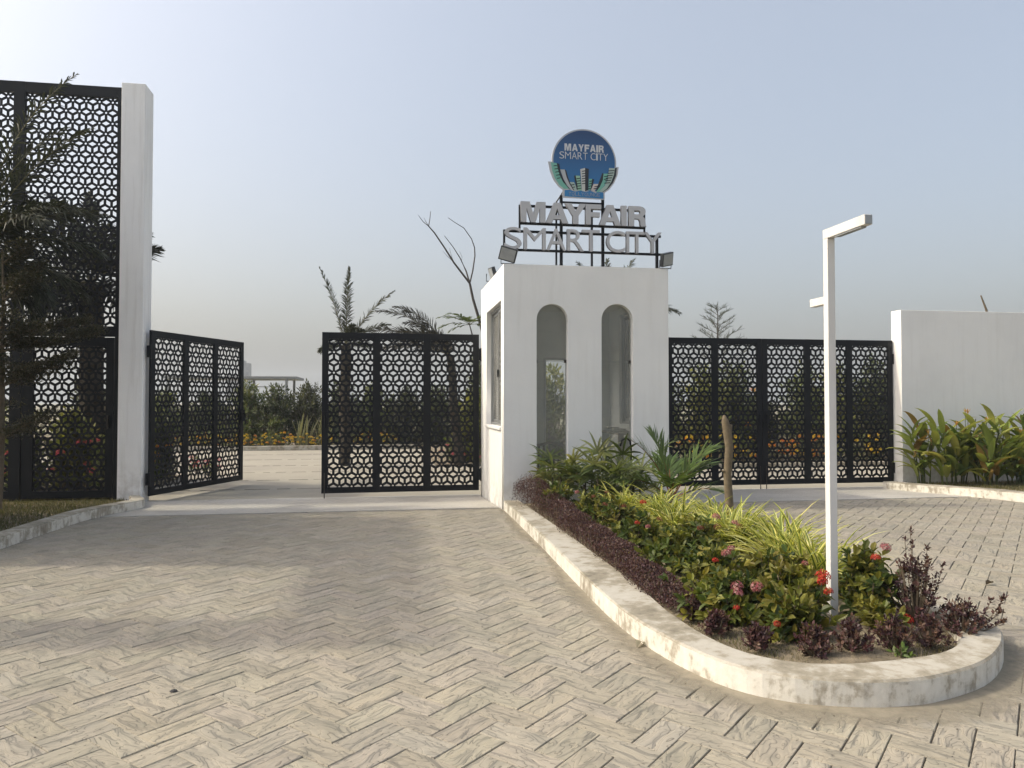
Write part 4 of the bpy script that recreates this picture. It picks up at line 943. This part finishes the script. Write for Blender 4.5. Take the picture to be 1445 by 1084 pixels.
for k, (x, y, H, n, lab, fl) in enumerate([
 (9.78, 12.45, 1.35, 5, 'broad leaved plant nearest the gate with one orange flower', 1), (10.12, 12.30, 1.25, 4, 'broad leaved plant second from the gate with pale orange flower', 1),
 (10.52, 12.50, 1.50, 5, 'tall broad leaved plant with orange flowers near the middle of the clump', 2), (10.90, 12.35, 1.35, 5, 'broad leaved plant with small orange flower right of the tall flowering one', 1),
 (11.22, 12.55, 1.55, 5, 'tallest broad leaved plant against the white wall', 0), (11.58, 12.35, 1.30, 5, 'broad leaved plant with drooping leaves over the dry grass', 1),
 (11.95, 12.55, 1.40, 5, 'broad leaved plant at the right picture edge', 0), (12.35, 12.40, 1.35, 5, 'broad leaved plant farthest from the gate', 0), (11.35, 12.05, .95, 4, 'low broad leaved plant leaning out over the grass', 0), (10.75, 12.05, .85, 3, 'short broad leaved plant in front of the clump', 0)]):
    heliconia((x, y, .02), H * 1.16, n + 1, lab, 200 + k, fl)

# ================================================================== LEFT FOREGROUND TREES
tm = thing('feathery_tree', 'slender small leaved tree with flat tiers at the left picture edge', 'tree', (-5.38, 11.6, .0)); tb = MB(); fb = MB(); r = random.Random(31)
tb.tube([(0, 0, -.1), (.03, 0, 1.0), (0, .02, 2.2), (.03, 0, 3.0), (.0, 0, 3.7)], [.05, .045, .038, .024, .008], 8)
for z, az, L, dz in ((1.0, -.3, .75, .35), (1.45, 2.6, .9, .2), (1.75, -.35, 1.0, .30), (1.9, .5, .9, .3), (2.05, 3.4, 1.2, .2), (2.25, -.12, 1.3, .25), (2.3, -.8, .95, .2), (2.5, .35, 1.05, .2), (2.75, 2.9, 1.2, .3), (2.95, -.5, .6, .3), (3.2, .6, .5, .3), (3.5, -.1, .4, .25), (2.6, -1.4, 1.0, .2), (1.9, -1.3, .9, .2)):
    p0 = Vector((.02, 0, z)); d = Vector((math.cos(az), math.sin(az), 0)); tp = p0 + d * L + UP * dz; tb.tube([p0, p0.lerp(tp, .5) + UP * .05, tp], [.016, .010, .004], 5)
    for i in range(int(900 * L)):
        t = r.uniform(.15, 1.04); s = Vector((-d.y, d.x, 0)) * r.gauss(0, .22 * (1.15 - t * .7)); p = p0.lerp(tp, t) + s + UP * (r.gauss(0, .035) + .05 * t)
        for q_ in range(3):
            dd = Vector((r.uniform(-1, 1), r.uniform(-1, 1), r.uniform(-.2, .9))).normalized(); leaf4(fb, p + dd * .012, dd, Vector((r.uniform(-.5, .5), r.uniform(-.5, .5), 1)), r.uniform(.030, .055), r.uniform(.014, .022), jit(r.choice([(.075, .070, .040), (.060, .062, .034), (.10, .085, .05), (.045, .05, .03)]), .3, r))
tb.build('trunk', M['bark'], tm); fb.build('crown', M['leaf'], tm)['kind'] = 'stuff'
GP = (.055, .062, .040)
palm('feather_palm', 'grey green palm whose fronds reach over the top of the left screen', (-6.05, 12.1, 0), (-5.95, 12.0, 3.75),
     [(.02, 1.36, 3.05, .75), (-.15, 1.05, 2.5, .7), (.1, .65, 1.9, .9), (-.1, .3, 1.9, 1.0), (.05, 1.3, 2.3, .9), (-.25, .75, 1.8, 1.3), (.2, .95, 1.65, 1.4), (2.8, .9, 2.4, 1.0), (3.6, .5, 2.2, 1.1), (4.6, .8, 2.0, 1.0), (1.9, .9, 2.0, .9), (-.6, .55, 1.7, 1.2), (.3, -.1, 1.6, .9), (-.2, -.35, 1.4, .7), (.0, -.7, 1.3, .4)], .46, GP, n=85, w=.026, plume=.7, dr=.9)
palm('date_palm', 'dark date palm standing close behind the left lattice screen', (-5.75, 16.0, -.1), (-5.80, 16.0, 3.9),
     [(2.6, 1.25, 2.3, .8), (3.3, .9, 2.3, 1.0), (.3, 1.1, 1.5, .9), (2.0, 1.35, 2.2, .6), (4.2, 1.0, 2.2, 1.0), (5.3, 1.0, 1.6, 1.1), (3.8, .5, 2.2, 1.1), (3.0, .3, 2.2, 1.2), (4.9, .3, 1.8, 1.1), (1.2, .8, 1.8, 1.1), (3.5, 0., 1.8, 1.0), (2.4, .1, 1.8, 1.0), (4.4, -.1, 1.7, .9), (5.6, -.2, 1.3, .8), (.2, .75, 1.45, .6), (3.1, -.5, 1.5, .6), (4.7, -.6, 1.4, .4)], .55, (.040, .046, .030), r_tr=(.24, .20), n=95, w=.034)

# ================================================================== BACKGROUND PLANTS
palm('date_palm', 'date palm with four upright fronds above the middle gate leaf', (-1.10, 20.0, -.1), (-1.08, 20.0, 3.0),
     [(3.05, 1.32, 2.15, .22), (1.2, 1.52, 2.1, .12), (.08, 1.02, 1.95, .45), (.25, .72, 1.35, .75), (3.4, .7, .6, 1.2), (-.6, .9, .7, .9), (5.2, 1.1, .7, .8), (.0, .2, .9, 1.0), (3.1, .1, .7, 1.0)], .30, (.060, .068, .038), r_tr=(.15, .13), n=95, w=.021, plume=.9)
palm('feather_palm', 'wind bent dry palm drooping left above the middle gate leaf', (1.85, 19.5, -.1), (1.60, 19.5, 2.75),
     [(3.12, .92, 2.3, 1.15), (3.0, .62, 2.2, 1.0), (3.3, 1.08, 2.0, 1.2), (3.4, .75, 1.7, 1.3), (2.8, 1.0, 1.6, 1.2), (2.6, .5, 1.8, 1.2), (3.8, .7, 1.5, 1.2), (3.2, .35, 1.9, .9), (4.4, .6, 1.2, 1.1), (1.6, .6, 1.2, 1.1)], .38, (.055, .050, .040), r_tr=(.13, .10), n=85, w=.021)
palm('feather_palm', 'palm behind the guardhouse whose tips show under the sign', (5.1, 17.2, -.1), (5.12, 17.2, 3.55),
     [(2.75, 1.05, 1.7, .55), (1.2, 1.45, 1.5, .4), (.55, 1.12, 1.85, .45), (.12, .72, 1.75, .65), (-.05, .35, 1.85, .85), (3.0, .75, 1.6, .6), (3.3, .3, 1.5, .9), (-.9, .6, 1.2, .9), (4.2, .7, 1.2, .9), (-.3, -.1, 1.4, .7), (2.9, 1.25, 1.5, .5)], .36, (.058, .066, .036), r_tr=(.17, .13), n=70, w=.020)
# bare sapling
bt_ = thing('bare_sapling', 'leafless forked sapling rising left of the guardhouse', 'tree', (2.55, 18.5, -.1)); bb = MB(); B0 = Vector((2.55, 18.5, -.1))
def br(pts, r0, r1):
    P_ = [Vector((x, 18.5 + dy, z)) - B0 for x, dy, z in pts]; n = len(P_) - 1; bb.tube(P_, [r0 + (r1 - r0) * i / n for i in range(n + 1)], 6)
br([(2.55, 0, -.1), (2.48, 0, 1.6), (2.40, 0, 3.0), (2.23, 0, 3.6), (2.08, 0, 4.1), (2.0, 0, 4.48)], .05, .028)
br([(2.0, 0, 4.48), (1.6, -.1, 4.96), (1.35, -.1, 5.35), (1.11, -.15, 5.68), (.97, -.2, 5.82)], .026, .014); br([(.97, -.2, 5.82), (.84, -.2, 5.92), (.72, -.2, 6.08)], .011, .005); br([(.97, -.2, 5.82), (1.0, -.2, 6.0), (1.02, -.15, 6.2)], .011, .006); br([(.97, -.2, 5.82), (.9, -.2, 5.93), (.86, -.2, 6.02)], .008, .004)
br([(2.0, 0, 4.48), (1.92, .1, 4.8), (1.77, .1, 5.12), (1.6, .15, 5.4), (1.38, .15, 5.68)], .022, .007); br([(2.0, 0, 4.48), (2.08, .05, 4.8), (2.14, .1, 5.19), (2.13, .1, 5.4), (2.05, .1, 5.62), (1.86, .1, 5.88), (1.65, .1, 6.0), (1.47, .1, 6.12)], .019, .006)
br([(1.65, -.05, 4.9), (1.55, -.05, 5.1), (1.49, -.05, 5.33)], .008, .003); br([(1.55, -.05, 5.03), (1.42, -.05, 5.15), (1.33, -.05, 5.25)], .007, .003); br([(1.8, .1, 5.05), (1.82, .1, 5.15), (1.75, .1, 5.3)], .005, .003)
bb.build('branches', M['greystem'], bt_)
# leafy small tree beside it
lt = thing('leafy_sapling', 'small tree with drooping feather leaves beside the bare sapling', 'tree', (2.15, 18.0, -.1))
MB().tube([(0, 0, 0), (-.02, 0, 1.8), (-.1, 0, 3.1), (-.22, 0, 3.55)], [.04, .035, .02, .012], 6).build('trunk', M['greystem'], lt)
for az, el, L, dp in ((3.1, .55, .85, 1.1), (2.9, .2, .8, .9), (3.5, .75, .7, 1.2), (.1, .6, .7, 1.0), (.3, .2, .7, .9), (4.4, .5, .6, .9), (1.4, .6, .6, .9), (-.3, .8, .6, 1.2), (3.3, -.1, .6, .8)):
    frond('leaf_spray', lt, arc((-.2, 0, 3.5), az, el, L, dp), M['leaf'], .22, n=12, col=(.11, .15, .05), w=.06, ang=1.0, rach=(.12, .12, .05), r0=.006, dr=.4, start=.2, lift=.05)
# casuarina-like tip and a twig over the right wall
ca = thing('needle_tree', 'young needle leaved tree top above the right gate', 'tree', (11.05, 24.0, -.1)); cb = MB(); cf = MB(); r = random.Random(8)
cb.tube([(0, 0, 0), (0, 0, 3.2), (.02, 0, 5.05)], [.07, .04, .006], 6)
for i in range(44):
    z = 2.0 + 2.85 * i / 44; a = i * 2.4; L = (5.15 - z) * .42 + .12; tp = Vector((math.cos(a) * L, math.sin(a) * L, z + L * .55)); cb.tube([(0, 0, z), tuple(tp)], [.012, .004], 4)
    for k in range(34):
        t = r.uniform(.2, 1); p = Vector((0, 0, z)).lerp(tp, t); d = (tp - Vector((0, 0, z))).normalized() + Vector((r.uniform(-.7, .7), r.uniform(-.7, .7), r.uniform(-.2, .7))); leaf4(cf, p, d.normalized(), Vector((r.uniform(-1, 1), r.uniform(-1, 1), .5)), r.uniform(.14, .28), .012, jit((.075, .085, .055), .2, r))
cb.build('trunk', M['greystem'], ca); cf.build('crown', M['dryleaf'], ca)['kind'] = 'stuff'
tw = MB().tube([(17.95, 20, -.1), (17.95, 20, 3.0), (17.85, 20, 4.3), (17.66, 20, 4.75)], [.05, .04, .035, .02], 6)
tag(tw.build('dead_twig', M['stump']), 'short dead branch tip showing over the right wall', 'branch')

GB = [[(.050, .062, .026), (.070, .082, .032), (.038, .050, .022)], [(.085, .105, .034), (.065, .085, .028), (.11, .12, .04)], [(.14, .15, .035), (.17, .17, .045), (.10, .12, .03)], [(.045, .052, .028), (.06, .065, .03)]]
HPk = floret_head('flower_head', [(.60, .07, .14), (.65, .12, .18)], seed=7, n=16); HO = floret_head('flower_head', [(.72, .24, .02), (.75, .38, .03), (.65, .13, .02)], seed=8, n=16); HY = floret_head('flower_head', [(.75, .52, .04), (.72, .42, .03)], seed=9, n=16)
def flw(r, rx, ry, h, n, meshes, s): 
    out = []
    for i in range(n): a = r.uniform(3.3, 6.1); out.append(((rx * .95 * math.cos(a), ry * math.sin(a), h * r.uniform(.25, .95)), r.choice(meshes), s * r.uniform(.8, 1.2)))
    return out
def bush(x, y, rx, ry, h, tips, L, pal, lab, grp, seed, per=6, fl=0, fm=(), fs=2.5, nm='garden_bush', wl=.42):
    rr = random.Random(seed); shrub(nm, lab, 'bush', (x, y, -.08), rx, ry, h, tips, per, L, L * wl, [tuple(q_ * 1.6 for q_ in c_) for c_ in GB[pal]], grp, seed, four=True, low=.03, flowers=flw(rr, rx, ry, h, fl, fm, fs) if fl else ())
# far hedge seen through the open gate
F = 'bushes beyond the inner road'
for k, (x, y, rx, h, pal, lab) in enumerate([
 (-6.4, 28.4, 1.0, 1.95, 0, 'dark bush of the far garden seen past the open gate leaf, leftmost'), (-5.1, 28.6, 1.1, 2.25, 1, 'light green bush of the far garden left of the gate gap'), (-4.0, 28.3, 1.1, 2.15, 0, 'dense dark bush in the middle of the gate gap'),
 (-2.9, 28.6, 1.1, 2.25, 3, 'dull dark bush in the right half of the gate gap'), (-1.7, 28.4, 1.1, 2.3, 0, 'dark bush just behind the free end of the closed gate leaf'), (-.5, 28.6, 1.1, 2.2, 1, 'green bush behind the left bay of the closed gate leaf'), (.7, 28.4, 1.1, 2.1, 3, 'dark bush behind the middle bay of the closed gate leaf'), (1.9, 28.6, 1.1, 2.2, 0, 'dark bush behind the right bay of the closed gate leaf'), (-7.9, 28.5, 1.1, 2.0, 1, 'green bush behind the open gate leaf in the far garden'), (-9.6, 28.6, 1.2, 2.1, 0, 'dark bush of the far garden behind the white pillar')]):
    bush(x, y, rx, .8, h, 520, .17, pal, lab, F, 300 + k, 8, wl=.36)
for k, (x, y, h, lab) in enumerate([(-5.0, 27.6, 1.0, 'low bright green plant left behind the marigolds'), (-3.9, 27.55, 1.05, 'low bright green plant in the middle behind the marigolds'), (-5.9, 27.5, .95, 'low green plant behind the marigolds next to the open leaf')]):
    bush(x, y, .55, .4, h, 90, .13, 1, lab, 'low plants behind the marigolds', 330 + k)
for k in range(24):
    x = -7.2 + k * .32 + rnd.uniform(-.06, .06); bush(x, 27.0 + rnd.uniform(-.08, .1), .20, .18, .55 + rnd.uniform(-.08, .08), 26, .06, 1, 'marigold plant with yellow and orange heads in the row along the far road edge', 'marigolds along the far road edge', 350 + k, 5, 9, (HY, HY, HY, HO), 1.25, 'marigold')
def snake_plant(loc, n, h, lab, seed):
    r = random.Random(seed); t = thing('snake_plant', lab, 'plant', loc, 0, 'pale sword leaved plants by the marigolds')
    mb = MB()
    for i in range(n):
        a = r.uniform(0, 6.28); el = r.uniform(1.15, 1.5); blade(mb, Vector((r.uniform(-.2, .2), r.uniform(-.1, .1), 0)), Vector((math.cos(a) * math.cos(el), math.sin(a) * math.cos(el), math.sin(el))), h * r.uniform(.6, 1.1), .055, jit((.20, .21, .11), .25, r), .25, 4, (.33, .32, .17))
    mb.build('blades', M['leaf'], t)['kind'] = 'stuff'
snake_plant((-2.95, 27.25, -.06), 22, 1.25, 'pale sword leaved clump right of the gate gap centre', 1); snake_plant((-2.25, 27.3, -.06), 20, 1.2, 'pale sword leaved clump beside the free end of the closed leaf', 2)
# behind the closed leaf near the guardhouse
D_ = 'bushes behind the guardhouse'
for k, (x, y, rx, h, L, pal, fl, fm, lab) in enumerate([
 (2.35, 20.6, .75, 1.9, .20, 2, 0, (), 'yellow green bush behind the right bay of the middle gate leaf'), (3.5, 20.4, .9, 2.4, .2, 1, 0, (), 'green bush seen through the guardhouse doorway'), (1.75, 20.15, .35, .65, .08, 1, 9, (HPk,), 'low bush with crimson flowers behind the middle gate leaf'),
 (4.6, 20.8, 1.0, 2.6, .2, 2, 0, (), 'yellowish bush behind the guardhouse on its right'), (2.9, 22.0, 1.0, 3.1, .2, 0, 0, (), 'tall dark bush behind the guardhouse'), (2.6, 19.85, .3, .45, .07, 1, 6, (HPk,), 'small pink flowering bush at the foot of the yellow green bush'), (5.8, 20.6, 1.0, 2.4, .2, 0, 0, (), 'dark bush hidden behind the right part of the guardhouse')]):
    bush(x, y, rx, rx * .8, h, 420 if L > .1 else 110, L, pal, lab, D_, 400 + k, 7, fl, fm, 1.8, wl=.32)
# right garden
Rg = 'bushes behind the right gate'
for k, (x, y, rx, h, pal, fl, fm, lab) in enumerate([
 (7.4, 19.6, .9, 2.45, 1, 0, (), 'green bush behind the left end of the right gate'), (8.5, 19.3, .9, 2.6, 2, 0, (), 'yellow green bush behind the second bay of the right gate'), (9.6, 19.8, .9, 2.7, 1, 3, (HO,), 'tall green bush behind the meeting stiles of the right gate'), (10.6, 20.2, .8, 1.9, 3, 0, (), 'lower dark bush behind the third bay of the right gate'),
 (11.5, 19.4, .9, 2.55, 1, 0, (), 'green bush behind the fourth bay of the right gate'), (12.4, 19.4, 1.0, 2.7, 2, 0, (), 'yellow green bush behind the light post line'), (13.4, 19.2, 1.0, 2.8, 0, 0, (), 'dark bush behind the last bay of the right gate'), (14.4, 19.5, 1.0, 2.7, 1, 0, (), 'green bush at the right end of the right gate')]):
    bush(x, y, rx, .8, h, 480, .17, pal, lab, Rg, 430 + k, 7, fl, fm, 2.5, wl=.34)
for k, (x, pal, fm, lab) in enumerate([(7.6, 1, (HO, HY), 'orange flowering plant behind the first bay of the right gate'), (8.4, 1, (HY,), 'yellow flowering plant behind the second bay of the right gate'), (9.0, 1, (HO, HY), 'orange and yellow flowering plant left of the meeting stiles'), (10.0, 3, (HO,), 'orange flowering plant right of the meeting stiles'), (10.6, 1, (HO, HY), 'orange flowering plant in the middle of the right leaf'), (11.2, 3, (HO,), 'deep orange flowering plant beside the light post line'), (12.4, 1, (HY,), 'yellow flowering plant near the right wall end')]):
    bush(x, 18.1, .42, .3, .85, 60, .085, pal, lab, 'flowering plants along the right garden edge', 460 + k, 6, 10, fm, 2.2, 'flowering_plant')
# left garden behind screen and open leaf
Lg = 'bushes behind the left screen'
for k, (x, y, rx, h, L, pal, fl, fm, lab) in enumerate([
 (-4.95, 14.7, .42, 1.1, .10, 1, 7, (HPk,), 'bush with red flowers behind the wicket door'), (-5.7, 15.0, .55, 1.5, .14, 2, 3, (HPk,), 'yellow green bush behind the wicket door'), (-6.6, 15.0, .6, 1.5, .14, 1, 4, (HPk,), 'green bush at the left end of the screen'), (-5.2, 16.4, .6, 1.9, .15, 0, 0, (), 'dark bush behind the white pillar foot'),
 (-4.75, 15.9, .30, .9, .09, 1, 6, (HO,), 'orange flowering bush behind the hinge side of the open leaf'), (-4.7, 16.9, .35, 1.3, .12, 0, 5, (HO,), 'dark orange flowering bush behind the middle of the open leaf'), (-6.2, 17.0, .8, 2.1, .15, 3, 0, (), 'dull dark bush at the back of the left garden'), (-7.6, 15.6, .8, 2.0, .15, 0, 0, (), 'dark bush beyond the left picture edge')]):
    bush(x, y, rx, rx * .8, h, 380, L, pal, lab, Lg, 480 + k, 7, fl, fm, 1.8, wl=.36)
pk = 0
for (x, y, lab) in ((-3.85, 17.3, 'low pink flowering plant on the road edge behind the open leaf'), (-4.3, 18.2, 'low crimson flowering plant behind the open leaf')):
    bush(x, y, .28, .25, .4, 40, .07, 1, lab, 'pink flowering plants behind the open leaf', 500 + pk, 5, 9, (HPk,), 1.5, 'flowering_plant'); pk += 1

# ================================================================== FAR THINGS
pv = thing('pavilion', 'flat roofed open steel pavilion beyond the far bushes', 'pavilion', (-9.5, 60, 0))
box('roof', M['shed'], pv, -6.5, 2.85, -2.5, 2.5, 3.22, 3.40)
for x in (-6.2, -2.0, -1.0, 2.1):
    for y in (-2.3, 2.3): box('post', M['shed'], pv, x - .09, x + .09, y - .09, y + .09, -.1, 3.219)
for z in (2.1, 2.6): box('rail', M['shed'], pv, -6.1, 2.0, -2.31, -2.27, z, z + .06)
tw_ = thing('far_tower', 'hazy tower block on the horizon beside the open gate leaf', 'building', (-71.6, 400, 0))
box('tower_shaft', M['tower'], tw_, -2.6, 1.9, 0, 6, -.2, 21.2, 0); box('roof_block', M['tower'], tw_, -2.2, -.4, 1, 5, 21.201, 22.4, 0); box('side_wing', M['tower'], tw_, -9, -2.61, 1, 6, -.2, 15.5, 0)
for i in range(7):
    for j in range(2): MB().box(-1.9 + j * 2.1, -.6 + j * 2.1, -.02, -.001, 2 + i * 2.6, 3.5 + i * 2.6).build('window', M['paneglass'], tw_)
# hazy air
def hazemat():
    m = bpy.data.materials.new('thin_haze'); m.use_nodes = True; t = m.node_tree; t.nodes.clear(); o = N(t, 'ShaderNodeOutputMaterial'); v = N(t, 'ShaderNodeVolumePrincipled')
    v.inputs['Color'].default_value = (.88, .94, 1, 1); v.inputs['Density'].default_value = .0010; v.inputs['Anisotropy'].default_value = .25
    t.links.new(v.outputs[0], o.inputs['Volume']); return m
hz = MB().box(-645, 645, -55, 685, -1.3, 26).build('haze', hazemat()); hz['kind'] = 'stuff'
